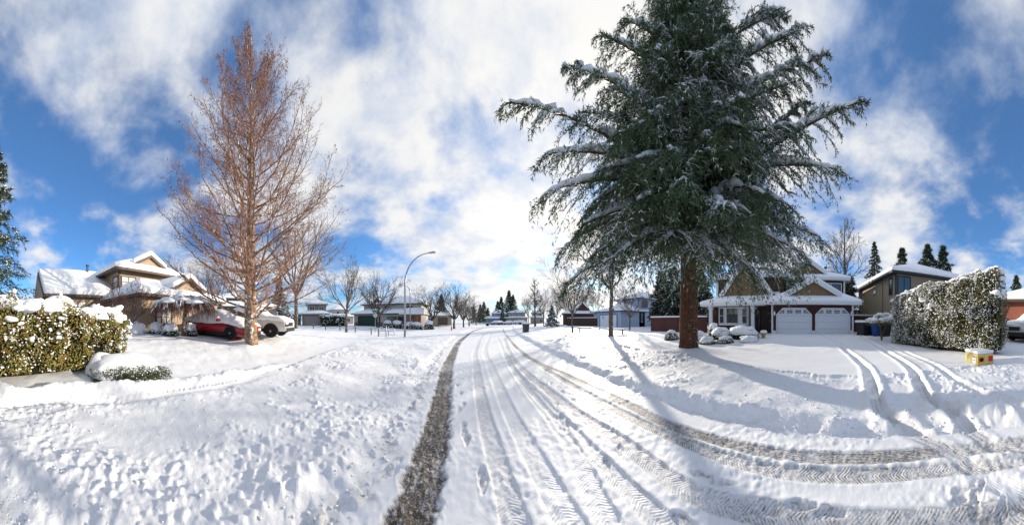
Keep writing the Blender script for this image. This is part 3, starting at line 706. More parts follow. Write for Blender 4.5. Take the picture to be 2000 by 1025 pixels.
hip(L, -7.9, 0, .1, 6.3, 2.42, 1.35, 'x', .6, 2.6, 2.6, 'trim_brown', .34)
gable(L, -3.7, 1.55, -.22, 3.9, 3.12, .80, 'siding_tan', 'trim_brown', .34)
hip(L, ux, ux+6.4, uy, uy+8.8, 4.9, 1.55, 'y', .75, 3.0, 3.0, 'trim_brown', .32)
gable(L, ux+2.9, 1.45, uy-.42, uy+4, 5.62, .78, 'siding_tan', 'trim_brown', .34)
hip(L, ux-5.3, ux+.5, uy+.9, uy+8.2, 2.75, 2.5, 'x', .55, .02, .0, 'trim_brown', .34)
gl_ = MB(); ym = uy+4.55
def tri_x(x0, x1, y0, y1, yp, zb, zp): return MB().add([(x0, y0, zb), (x0, y1, zb), (x0, yp, zp), (x1, y0, zb), (x1, y1, zb), (x1, yp, zp)], [(0, 1, 2), (3, 5, 4), (0, 3, 4, 1), (1, 4, 5, 2), (2, 5, 3, 0)])
xe = ux-5.3-.55
tri_x(xe-.10, xe-.02, uy+.3, uy+8.8, ym, 2.75, 5.42).build('barge_board', 'trim_brown', L); tri_x(xe-.13, xe-.11, uy+.75, uy+8.35, ym, 2.75, 5.16).build('gable', 'siding_tan', L)
window(L, ux+.85, 3.25, 1.25, 1.25, uy, 2, 3, 'trim_dark', None, 'glass_curtain'); window(L, ux, 3.25, .8, 1.25, uy+.62, 1, 3, 'trim_dark', 'l', 'glass_curtain')
MB().box((ux-.06, uy-.06, .2), (ux+.08, uy+.06, 4.9)).build('corner_board', 'trim_brown', L)
chimney(L, ux-1.2, uy+4.2, 5.0, 6.3, .11)

# --- olive house beyond the garage, right
O = thing('house', 'olive two storey house with hipped snowy roof behind the tall clipped hedge', 'house', (15.9, -7.5, .75), -math.pi/2)
wallbox(O, 'siding_olive', 0, 8.5, 0, 11.5, 0, 4.9)
hip(O, 0, 8.5, 0, 11.5, 4.8, 1.9, 'y', .6, 4.9, 4.9, 'trim_dark', .26)
hip(O, 0, 5, -3.6, 0, 2.3, .8, 'x', .35, None, None, 'trim_dark', .22); wallbox(O, 'siding_olive', .3, 5, -3.3, 0, 0, 2.4)
window(O, 0, 3.25, .55, 1.35, 1.0, 1, 1, 'trim_dark', 'l'); window(O, .75, 3.25, 1.1, 1.35, 0, 2, 1, 'trim_dark')
window(O, 0, 3.75, .95, .42, 5.2, 1, 1, 'trim_taupe', 'l', 'glass_curtain'); window(O, 0, 3.2, .35, .95, 9.2, 1, 1, 'trim_taupe', 'l', 'glass_curtain')
MB().tube([(-.06, 3.2, 4.8), (-.06, 2.9, 4.3), (-.06, 2.9, .2)], .045, 6).build('downpipe', 'trim_taupe', O)
MB().box((-.07, -.05, 2.6), (.06, .09, 4.8)).build('corner_board', 'trim_dark', O); chimney(O, 1.6, 4.4, 5.4, 6.6, .13)

# --- pale blue house across the small park
B = thing('house', 'pale blue two storey house with navy trim and white garage door across the park', 'house', (24.1, 33.3, .55), -math.pi/2)
wallbox(B, 'siding_blue', 0, 6.5, 0, 6, 0, 2.9); wallbox(B, 'siding_blue', .4, 6.5, 4.5, 13, 0, 5.35); wallbox(B, 'siding_blue', -5, 0, 2.5, 13, 0, 3)
garage_door(B, .7, 5.5, 2.25, 0, 'door_white', 'trim_navy', 4)
hip(B, 0, 6.5, .2, 6, 2.75, 1.5, 'x', .5, None, None, 'trim_navy', .2); hip(B, .3, 6.5, 4.5, 13, 5.2, 1.5, 'y', .5, None, None, 'trim_navy', .2); hip(B, -5, 0, 2.5, 13, 2.9, 1.5, 'x', .4, None, None, 'trim_navy', .2)
window(B, 6.5, .9, .55, 1.7, 5.2, 1, 2, 'trim_navy', 'r'); window(B, 6.5, 3.7, 1.4, 1.2, 6.0, 2, 1, 'trim_navy', 'r'); window(B, 2.0, 3.6, 1.4, 1.1, 4.5, 2, 1, 'trim_navy')
MB().box((6.5, 6.0, .05), (6.56, 7.1, 2.15)).build('door', 'siding_blue', B)
window(B, -2.5, .9, 1.6, 1.2, 2.5, 2, 1, 'trim_navy')

# --- green-doored house past the lamps
G = thing('house', 'cream house with dark green garage door and brick porch beyond the street sign', 'house', (-23.4, 42, .45), 0)
wallbox(G, 'siding_cream', 0, 14.6, 0, 11, 0, 2.8); wallbox(G, 'siding_cream', 1.2, 14.6, 2.5, 10.5, 2.8, 5.0)
garage_door(G, 1.1, 6.2, 2.3, 0, 'door_green', 'trim_green', 4)
wallbox(G, 'brick', .1, .95, -.12, .2, 0, 1.0, 'brick_pier'); wallbox(G, 'brick', 6.4, 7.2, -.12, .2, 0, 1.0, 'brick_pier')
window(G, 8.9, .8, 1.9, 1.3, 0, 2, 1, 'trim_green'); window(G, 11.0, .8, 1.5, 1.3, 0, 2, 1, 'trim_green'); window(G, 12.0, 3.3, 1.2, 1.1, 2.5, 2, 1, 'trim_green')
hip(G, 0, 14.3, .1, 10.8, 2.65, 1.9, 'x', .6, None, None, 'trim_green', .2); hip(G, 1.2, 14.6, 2.5, 10.5, 4.85, 1.9, 'x', .6, None, None, 'trim_green', .2)
gable(G, 4.6, 1.9, 2.2, 6, 4.6, 1.45, 'siding_cream', 'trim_brown', .2)
window(G, 4.6, 3.6, 1.0, 1.1, 2.5, 2, 1, 'trim_green')
PR = MB().box((13.2, -2.2, 0), (13.7, -1.7, 2.4)).box((14.9, -2.2, 0), (15.4, -1.7, 2.4)).box((13.2, -1.7, 0), (13.5, 0, 2.4)).build('brick_porch', 'brick', G)
v, f = hip_solid(11.2, 15.8, -2.6, .6, 2.4, .15, 1.1, 'x', 1.4, 0); MB().add(v, f).build('porch_roof', 'trim_taupe', G)
v, f = hip_solid(11.15, 15.84, -2.66, .6, 2.56, .16, 1.16, 'x', 1.4, 0); MB().add(v, f).build('snow', 'snow', G, True, .07, 2)

# --- more distant houses: (name bits), front-left corner from pixels, size, colours
def far_house(label, px0, px1, D, rz_off, z, depth, h1, h2, wallm, trim, gm=None, gd=(.1, .55), dh=2.2, gab=None, pane='glass', door_m='door_white'):
    a = Vector(at(px0, D)); b = Vector(at(px1, D*(1+rz_off))); d = b-a; w_ = d.length
    h = thing('house', label, 'house', (a.x, a.y, z), math.atan2(d.y, d.x))
    wallbox(h, wallm, 0, w_, 0, depth, 0, h1)
    hip(h, 0, w_, .1, depth, h1-.1, min(w_, depth)*.22, 'x' if w_ > depth else 'y', .5, None, None, trim, .2)
    if h2:
        x0, x1 = h2[1]*w_, h2[2]*w_
        wallbox(h, wallm, x0, x1, 1.5, depth-.3, h1, h2[0])
        hip(h, x0, x1, 1.5, depth-.3, h2[0]-.1, min(x1-x0, depth)*.25, 'x' if x1-x0 > depth else 'y', .5, None, None, trim, .2)
        n_ = max(2, int((x1-x0)/2.4))
        for i in range(n_): window(h, x0+(x1-x0)*(i+.5)/n_, h1+.75, 1.1, 1.1, 1.5, 2, 1, 'trim_white', None, pane)
    if gd: garage_door(h, gd[0]*w_, gd[1]*w_, dh, 0, door_m, trim, 4)
    if gab: gable(h, gab[0]*w_, gab[1], gab[2], gab[2]+4, gab[3], gab[4], wallm, 'trim_white', .2)
    window(h, (.8 if gd is None or gd[1] < .7 else .05)*w_, .9, 1.2, 1.2, 0, 2, 1, 'trim_white', None, pane)
    return h
far_house('grey house with basketball hoop before it, behind the white pickup', 436, 540, 30, .10, .8, 8, 2.9, (4.2, .0, .55), 'siding_grey', 'trim_dark', gd=(.5, .9), door_m='door_taupe')
far_house('grey house with taupe garage door and three upper windows beyond the chain posts', 590, 640, 50, 0, .6, 9, 2.7, (5.1, .2, .95), 'siding_grey', 'trim_taupe', gd=(.1, .62), door_m='door_taupe')
far_house('low grey roofed house left of the three windowed house', 556, 588, 56, 0, .6, 8, 2.7, None, 'siding_slate', 'trim_taupe', gd=None)
far_house('brown bungalow with tall snowy roof behind the red hydrant', 838, 882, 62, .05, .4, 12, 2.8, None, 'siding_taupe', 'trim_brown', gd=(.4, .8), door_m='trim_brown')
far_house('far blue grey gabled house at the end of the street', 948, 990, 115, 0, .3, 9, 2.9, (5.6, .3, .95), 'siding_slate', 'trim_white', gd=None, gab=(.62, 1.9, 1.2, 5.2, 2.0))
far_house('far tan house with two gables right of the dark fir at the street end', 991, 1030, 112, 0, .3, 9, 3.0, (5.8, .05, .9), 'siding_taupe', 'trim_brown', gd=(.5, .85), gab=(.4, 1.6, 1.2, 5.4, 1.6))
far_house('far brown house half hidden behind bare trees by the blue spruce', 1036, 1062, 100, 0, .3, 9, 3.0, (5.2, .1, .9), 'siding_taupe', 'trim_taupe', gd=None)
far_house('dark brown house with orange brick gable left of the pale blue house', 1102, 1168, 58, .02, .4, 10, 3.3, None, 'siding_maroon', 'trim_brown', gd=None, gab=(.55, 2.2, .8, 4.1, 2.3))
far_house('cream house far left of the road showing only its pale upper roof', 640, 690, 74, .05, .5, 10, 2.8, (5.2, .3, .9), 'siding_cream', 'trim_taupe', gd=None)
far_house('red brown house glimpsed past the tall hedge at the right edge', 2080, 1975, 22, .0, .6, 7, 2.5, None, 'brick', 'trim_brown', gd=None)

# --- fences
def board_fence(label, a, b, z, h, m, npan, cap=True):
    a = Vector(a); b = Vector(b); d = b-a; L_ = d.length
    f_ = thing('fence', label, 'fence', (a.x, a.y, z), math.atan2(d.y, d.x)); pw = L_/npan
    pm = None
    for i in range(npan):
        if pm is None:
            m_ = MB(); nb = max(3, int(pw/.15))
            for k in range(nb): m_.box((.05+(pw-.1)*k/nb, -.015+.006*(k % 2), 0), (.05+(pw-.1)*(k+.94)/nb, .012+.006*(k % 2), h))
            po = m_.build('board_panel', m, f_); pm = po.data
        else:
            po = bpy.data.objects.new('board_panel', pm); COL.objects.link(po); po.parent = f_; po.location = (pw*i, 0, 0)
    qm = None
    for i in range(npan+1):
        if qm is None: qo = MB().box((-.05, -.05, -.2), (.05, .05, h+.03)).build('post', m, f_); qm = qo.data
        else: qo = bpy.data.objects.new('post', qm); COL.objects.link(qo); qo.parent = f_; qo.location = (pw*i, 0, 0)
    MB().box((-.05, -.07, h+.032), (L_+.05, .07, h+.10)).build('cap_rail', m, f_)
    MB().box((-.08, -.10, h+.102), (L_+.08, .10, h+.24)).build('snow', 'snow', f_, True, .055, 3)
    return f_
board_fence('maroon board fence with snowy cap between maroon house and park', (17.6, 14.7), (17.9, 8.4), .42, 1.55, 'fence_maroon', 4)
board_fence('dark brown board fence left of the pale blue house by the small maple', at(1108, 48), at(1166, 44), .45, 1.8, 'fence_brown', 5)
board_fence('maroon side fence between the garage and the olive house', (19.5, -4.2), (20.5, -7.4), .6, 1.5, 'fence_maroon', 2)

# ------------------------------------------------------------------ trees
def seg(a, b, K, sag=0.0, wob=0.0, r=None):
    s = np.linspace(0, 1, K)[:, None]; p = np.array(a)*(1-s)+np.array(b)*s
    p[:, 2] += sag*np.sin(np.pi*s[:, 0])
    if r is not None: p[1:-1] += r.randn(K-2, 3)*wob
    return p
# --- dawn redwood: tall cone of upswept bare branches
def redwood():
    r = np.random.RandomState(11); H_ = 15.7; base = gz(*REDW)-.05
    T = thing('dawn_redwood', 'tall cone shaped bare redwood with reddish twigs in front of the red car', 'tree', (REDW[0], REDW[1], base))
    zs = np.array([-.3, 0, .25, .6, 1.2, 2.5, 4, 6, 8, 10, 12, 14, 15.3, H_]); rad = np.array([.44, .40, .35, .31, .285, .265, .235, .19, .15, .115, .08, .05, .03, .008])
    P_ = np.stack([np.cumsum(r.randn(14)*.012), np.cumsum(r.randn(14)*.012), zs], -1)[None]
    n = 22; an = 2*np.pi*np.arange(n)/n
    V, Fq = tubes(P_, rad[None], n)
    lob = 1+np.where(np.repeat(zs, n) < 3, 1, .4)*.10*np.sin(5*np.tile(an, 14)+.8*np.repeat(zs, n))+.03*r.randn(len(V))
    ctr = np.repeat(P_[0], n, 0); V = ctr+(V-ctr)*lob[:, None]
    link('trunk', np_mesh('trunk', V, Fq), 'bark_red', T, True)
    Hh = lambda z: np.interp(z, [3.2, 4.8, 6, 8.3, 10.2, 12.0, 13.4, 14.6, 15.6], [4.25, 4.75, 4.8, 4.0, 3.15, 2.5, 1.7, .9, .1])     # crown radius
    nb = 116; z0 = 1.4+12.2*(np.arange(nb)/nb)**1.2+r.randn(nb)*.10; a = np.arange(nb)*2.399+r.randn(nb)*.35
    K = 9; s = np.linspace(0, 1, K)[None]
    ztip = z0+np.interp(z0, [1.4, 4, 8, 12, 14.3], [3.4, 4.3, 4.4, 3.0, 1.7])*(.42+.60*r.rand(nb)); ztip = np.minimum(ztip, 15.6)
    reach = Hh(ztip)*(.91+.10*r.rand(nb))
    rr = reach[:, None]*(s**.88); zz_ = z0[:, None]+(ztip-z0)[:, None]*(.55*s+.45*s**2.3)
    aa = a[:, None]+.05*np.cumsum(r.randn(nb, K), 1)*s
    PB = np.stack([rr*np.cos(aa), rr*np.sin(aa), zz_], -1); PB[:, 1:] += r.randn(nb, K-1, 3)*.03
    RB = (np.interp(z0, [1.5, 8, 15], [.062, .045, .018])*(.8+.4*r.rand(nb)))[:, None]*np.linspace(1, .16, K)[None]
    S = Soup(); S.add(*tubes(PB, RB, 5)); S.build('branch', 'bark_red', T, True)
    Tw = Soup()
    P2, R2 = kids(r, PB, RB, 18, .26, .98, .62, .26, .16, 4, .42, .04, .70); R2 = np.maximum(R2, .006); Tw.add(*tubes(P2, R2, 3))
    P3, R3 = kids(r, P2, R2, 5, .15, 1., .7, .42, .12, 3, .55, .07, .3); R3 = np.maximum(R3, .0036); Tw.add(*tubes(P3, R3, 3))
    P4, R4 = kids(r, P3, R3, 2, .3, 1., .7, .55, .0, 2, .7, .08, .3); R4 = np.maximum(R4, .0029); Tw.add(*tubes(P4, R4, 3))
    Tw.build('twig', 'twig_red', T)
    tip = P4[:, -1]; sel = r.rand(len(tip)) < .55*np.clip((tip[:, 2]-3)/6, .15, 1); c = tip[sel]
    Cn = Soup(); Cn.add(*spikes(r, c, np.tile([0, 0, -1.], (len(c), 1)), np.full(len(c), .07), 2, .011, .3)); Cn.build('catkin', 'twig_purple', T)
    up = PB[:, 1:6]; sn = []                           # snow lying in the forks
    c = PB[:40, 0]*.0+PB[:40, 1]; V, Fc = lumps(r, c+np.array([0, 0, .03]), .05+.05*r.rand(len(c)), .3, .7)
    link('snow', np_mesh('snow', V, Fc), 'snow', T, True)
redwood()

# --- bare broadleaf trees
def bare_tree(name, seed, H_, spread, trunk_r, fork, nmain, mats=('bark_grey', 'twig_grey'), ang=.62, single=False, snow=True, dens=1.0, twig_r=.006):
    r = np.random.RandomState(seed)
    T = bpy.data.objects.new(name, None); COL.objects.link(T)
    top = H_*(.9 if single else fork)
    K = 9; s = np.linspace(0, 1, K); tp = np.stack([np.cumsum(r.randn(K)*.02), np.cumsum(r.randn(K)*.02), -.25+s*(top+.25)], -1)
    tr = trunk_r*np.interp(s, [0, .06, .25, 1], [1.5, 1.1, .92, .15 if single else .72])
    V, Fq = tubes(tp[None], tr[None], 10); link('trunk', np_mesh('trunk', V, Fq), mats[0], T, True)
    K2 = 7; q = np.linspace(0, 1, K2)[None, :, None]
    nm = nmain; a = np.arange(nm)*2.399+r.randn(nm)*.3
    if single: t = np.linspace(fork, .93, nm); z0 = top*t; ln = spread*(1.15-.85*((t-fork)/(1-fork)))*(.8+.4*r.rand(nm)); el = ang*(.8+.4*r.rand(nm)); r0 = trunk_r*.42*(1.15-t)
    else: z0 = top*(.86+.14*r.rand(nm)); ln = np.hypot(spread, H_-top)*(.78+.3*r.rand(nm)); el = ang*(.35+.95*np.arange(nm)/nm)+.06*r.randn(nm); r0 = trunk_r*(.42+.12*r.rand(nm))
    d = np.stack([np.sin(el)*np.cos(a), np.sin(el)*np.sin(a), np.cos(el)], -1)
    st = np.stack([np.interp(z0, tp[:, 2], tp[:, 0]), np.interp(z0, tp[:, 2], tp[:, 1]), z0], -1)
    PB = st[:, None]+d[:, None]*ln[:, None, None]*q; PB[..., 2] += .10*(q[..., 0]**2)*ln[:, None]
    PB[:, 1:] += np.cumsum(r.randn(nm, K2-1, 3), 1)*.022*ln[:, None, None]
    RB = r0[:, None]*np.linspace(1, .22, K2)[None]
    S = Soup(); S.add(*tubes(PB, RB, 6))
    P2, R2 = kids(r, PB, RB, int(7*dens), .2, .98, .62, .48, .10, 6, .6, .045, .4); S.add(*tubes(P2, R2, 4)); S.build('branch', mats[0], T, True)
    Tw = Soup(); P3, R3 = kids(r, P2, R2, int(6*dens), .15, 1, .62, .45, .06, 4, .6, .06, .3); R3 = np.maximum(R3, twig_r*1.2); Tw.add(*tubes(P3, R3, 3))
    P4, R4 = kids(r, P3, R3, 3, .2, 1, .6, .5, .05, 2, .7, .07, .3); R4 = np.maximum(R4, twig_r); Tw.add(*tubes(P4, R4, 3))
    Tw.build('twig', mats[1], T)
    if snow:
        c = np.concatenate([sample(PB, np.tile(np.linspace(.05, .7, 10), (nm, 1)))[0].reshape(-1, 3), sample(P2, np.tile([.1, .35, .6], (len(P2), 1)))[0].reshape(-1, 3)])
        c = c[r.rand(len(c)) < .7]
        V, Fc = lumps(r, c+np.array([0, 0, trunk_r*.16]), trunk_r*(.12+.14*r.rand(len(c))), .3, .6, None, True); link('snow', np_mesh('snow', V, Fc), 'snow', T, True)
    T['tips'] = 0; return T, P4[:, -1]
def place(T, px, D, label, rz=0.0, scale=1.0, z=None, group=None, cat='tree'):
    u, v = at(px, D); T.location = (u, v, gz(u, v) if z is None else z); T.rotation_euler = (0, 0, rz); T.scale = (scale,)*3
    T['label'] = label; T['category'] = cat
    if group: T['group'] = group
    if 'tips' in T: del T['tips']
    return T
def again(T, px, D, label, rz, scale, group=None, z=None):
    u, v = at(px, D); return copy_tree(T, (u, v, gz(u, v) if z is None else z), rz, label, group, scale)
t1, _ = bare_tree('bare_tree', 21, 11.0, 2.9, .24, .36, 7, ang=.55); place(t1, 578, 24, 'large bare tree with forked trunk right of the white pickup')
t2, _ = bare_tree('street_tree', 22, 7.0, 2.2, .15, .36, 9, ang=.66, dens=.9, twig_r=.008); GS = 'bare street trees along the left road side'
place(t2, 677, 24, 'bare young tree standing behind the chain posts left of the street sign', group=GS)
t3, _ = bare_tree('street_tree', 23, 6.2, 3.3, .24, .30, 9, ('bark_dark', 'twig_dark'), ang=.78, twig_r=.010)
place(t3, 738, 38, 'snow dusted spreading tree right behind the street sign', .4, 1.12, group=GS)
again(t3, 846, 42, 'spreading bare tree left of the red hydrant', 1.7, 1.02, GS)
again(t3, 887, 44, 'spreading bare tree right behind the red hydrant', 3.1, 1.08, GS); again(t3, 905, 56, 'bare tree second beyond the red hydrant', 4.4, 1.0, GS)
again(t3, 916, 68, 'bare tree third beyond the red hydrant, smaller with distance', 5.2, .95, GS)
again(t3, 930, 84, 'farthest bare tree on the left side before the lime sign', .9, .9, GS)
again(t1, 427, 33, 'bare tree rising behind the snowy garage roof of the tan house', 2.0, .78)
again(t1, 395, 44, 'pale distant bare tree above the tan garage gable', 4.0, .95)
again(t1, 512, 48, 'small distant bare tree between pickup and dark spruce', 1.0, .55)
t4, _ = bare_tree('bare_tree', 24, 13.5, 2.4, .22, .25, 22, ('bark_dark', 'twig_dark'), ang=.75, single=True, snow=False, twig_r=.012)
place(t4, 1045, 55, 'tall thin straight trunked bare tree right of the grey bin')
t5, tips5 = bare_tree('maple_tree', 25, 6.4, 2.5, .13, .33, 8, ('bark_grey', 'twig_purple'), ang=.72, twig_r=.008)
place(t5, 1118, 26, 'small maple with few red leaves beside the left bench')
rr_ = np.random.RandomState(5); c = tips5[rr_.rand(len(tips5)) < .035]; V, Fq = leaves(rr_, c, np.tile([0, 0, 1.], (len(c), 1)), .07); link('leaf', np_mesh('leaf', V, Fq), 'leaf_red', t5)
again(t5, 1230, 26, 'small maple sapling before the pale blue house', 2.2, .72)
again(t5, 1062, 60, 'far small maple between thin tall tree and blue spruce', 3.7, 1.2)
t6, tips6 = bare_tree('maple_tree', 26, 9.0, 4.2, .20, .46, 7, ('bark_grey', 'twig_purple'), ang=1.0, snow=True, dens=.8, twig_r=.006)
place(t6, 1193, 18, 'maple with thick snowy trunk under the cedar bough by the right bench', 1.3)
c = tips6[rr_.rand(len(tips6)) < .05]; V, Fq = leaves(rr_, c, np.tile([0, 0, 1.], (len(c), 1)), .06); link('leaf', np_mesh('leaf', V, Fq), 'leaf_red', t6)
for px, D, rz, sc, lb in ((1088, 75, .5, 1.5, 'brown bare tree behind the blue spruce, left one'), (1108, 70, 2.5, 1.5, 'brown bare tree behind the blue spruce, right one'), (1032, 88, 4, 1.5, 'bare tree in front of the far tan house'), (1135, 82, 5.1, 1.7, 'bare tree above the orange brick gable'), (1160, 90, 1.1, 1.7, 'bare tree just left of the maple trunk, far behind')):
    again(t5, px, D, lb, rz, sc)
t7, _ = bare_tree('bare_tree', 27, 13.5, 3.6, .26, .3, 16, ('bark_grey', 'twig_grey'), ang=.62, single=True, snow=False, twig_r=.010)
place(t7, 1650, 40, 'tall bare poplar rising behind the maroon house roof', z=.5, scale=1.95/1.25)
again(t4, 345, 60, 'thin distant bare tree above the snowy garage roof', 1.0, .95); again(t4, 625, 60, 'distant bare tree behind the three windowed house', 3.0, .75)

# --- conifers
def conifer(name, seed, H_, rad, nb, z0, needle='needle_spruce', frost=.25, droop=.25, lift=.0, tuft=.16, mats='bark_dark', per=14, tr=None, shape=1.0, nspk=5, wid=.016):
    r = np.random.RandomState(seed); T = bpy.data.objects.new(name, None); COL.objects.link(T)
    tr = tr or H_*.018
    V, Fq = tubes(np.array([[(0, 0, -.3), (0, 0, H_*.3), (0, 0, H_*.65), (0, 0, H_)]]), np.array([[tr*1.25, tr, tr*.5, .01]]), 8); link('trunk', np_mesh('trunk', V, Fq), mats, T, True)
    t = (np.arange(nb)+r.rand(nb))/nb; z = z0+(H_-z0)*t*.985; a = np.arange(nb)*2.399+r.randn(nb)*.4
    R_ = rad*((1-t)**shape*.97+.03)*(.72+.5*r.rand(nb)); K = 6; s = np.linspace(0, 1, K)[None]
    aa = a[:, None]+.12*r.randn(nb, 1)*s
    zz_ = z[:, None]+R_[:, None]*(lift*s-droop*s**1.6+droop*.45*np.maximum(s-.6, 0)*1.2)
    PB = np.stack([R_[:, None]*s*np.cos(aa), R_[:, None]*s*np.sin(aa), zz_], -1)
    P2, R2 = kids(r, PB, np.full((nb, K), .02), per, .12, 1.0, .75, .34, -.28, 4, .6, .05, .45)
    S = Soup(); S.add(*tubes(PB, np.full((nb, K), tr*.10)*np.linspace(1, .2, K)[None], 3)); S.build('branch', mats, T)
    m = 5; tt = np.tile(np.linspace(.08, 1, m), (len(P2), 1)); C, A = sample(P2, tt); C = C.reshape(-1, 3); A = A.reshape(-1, 3)
    Cb, Ab = sample(PB, np.tile(np.linspace(.15, 1, 8), (nb, 1))); C = np.concatenate([C, Cb.reshape(-1, 3)]); A = np.concatenate([A, Ab.reshape(-1, 3)])
    S = Soup(); S.add(*spikes(r, C, A, np.full(len(C), tuft)*(.7+.6*r.rand(len(C))), nspk, wid, .8)); S.build('needles', needle, T)
    if frost:
        sel = r.rand(len(C)) < frost; c = C[sel]+np.array([0, 0, wid*1.5]); V, Fc = lumps(r, c, wid*(1.3+1.7*r.rand(len(c))), .3, .55, A[sel], True); link('snow', np_mesh('snow', V, Fc), 'frost', T, True)
    return T
ls, _ = None, None
e1 = conifer('spruce_tree', 31, 15.5, 3.6, 110, 1.0, frost=.22, droop=.35, tuft=.24, per=12, wid=.024); place(e1, -12, 22, 'tall snowy spruce cut by the left edge behind the hedge', scale=1.32)
u0 = e1
e2 = conifer('fir_tree', 32, 14, 4.4, 110, .8, frost=.16, droop=.28, tuft=.38, per=8, nspk=5, wid=.036, shape=.9)
GF = 'dark firs on the far skyline'
firs = [(938, 150, .95, 'dark fir on the skyline, leftmost by the bare street trees'), (945, 160, 1.15, 'dark fir on the skyline, second from the left'), (953, 165, .85, 'small dark fir left of the far blue grey house'), (972, 170, 1.25, 'dark fir behind the far blue grey house, left of a close pair'), (979, 165, 1.45, 'dark fir behind the far blue grey house, right of a close pair'), (994, 160, 1.75, 'tallest dark fir on the skyline above the far tan house'), (1002, 158, 1.5, 'dark fir leaning on the tallest skyline fir'), (925, 140, .8, 'low dark fir behind the farthest left street trees')]
for k, (px, D, sc, lb) in enumerate(firs):
    if k == 0: place(e2, px, D, lb, .3, sc, .3, GF)
    else: again(e2, px, D, lb, k*1.3, sc, GF, .3)
again(e2, 981, 100, 'narrow dark fir standing before the far houses at the street end', 2.0, .52, None, .3)
again(e2, 1762, 42, 'dark fir rising just left of the olive house ridge', 1.0, 1.12, None, .5); again(e2, 1812, 40, 'dark fir behind the olive house, left of two', 2.0, 1.12, None, .5)
again(e2, 1842, 40, 'dark fir behind the olive house, right of two', 3.3, 1.10, None, .5); again(e2, 862, 95, 'dark fir top showing above the brown bungalow roof', .6, .95, None, .3)
again(e1, 1708, 36, 'snow dusted spruce between the poplar and the olive house', 1.9, .95, None, .5)
again(e2, 1985, 30, 'dark firs top past the tall hedge at the right edge', 1.5, .55, None, .5)
e3 = conifer('spruce_tree', 33, 4.6, 1.9, 60, .2, 'needle_blue', .55, .15, .05, .18, per=9, wid=.03); place(e3, 1078, 46, 'small blue spruce frosted with snow beyond the grey bin')
e4 = conifer('spruce_tree', 34, 9.0, 2.3, 80, .6, 'needle_spruce', .45, .35, tuft=.22, per=10, wid=.03); place(e4, 545, 36, 'dark snowy spruce between white pickup and forked bare tree')
e5 = conifer('cypress_tree', 35, 8.5, 2.0, 110, .2, 'needle_spruce', .22, .1, .35, .26, per=12, shape=.55, wid=.035)
GC = 'dark cypresses behind the maroon fence'
place(e5, 1316, 30, 'dark snowy cypress above the maroon fence left of the cedar trunk', group=GC); again(e5, 1292, 34, 'dark cypress between the pale blue house and the maroon fence', 1.0, 1.05, GC); again(e5, 1366, 27, 'dark cypress squeezed between cedar trunk and maroon house', 2.0, 1.0, GC)
again(e5, 1338, 33, 'dark cypress hidden right behind the cedar trunk', 3.0, 1.0, GC)
again(e5, 1658, 28, 'dark cypress between the maroon and olive houses', 2.6, .85, None, .5)

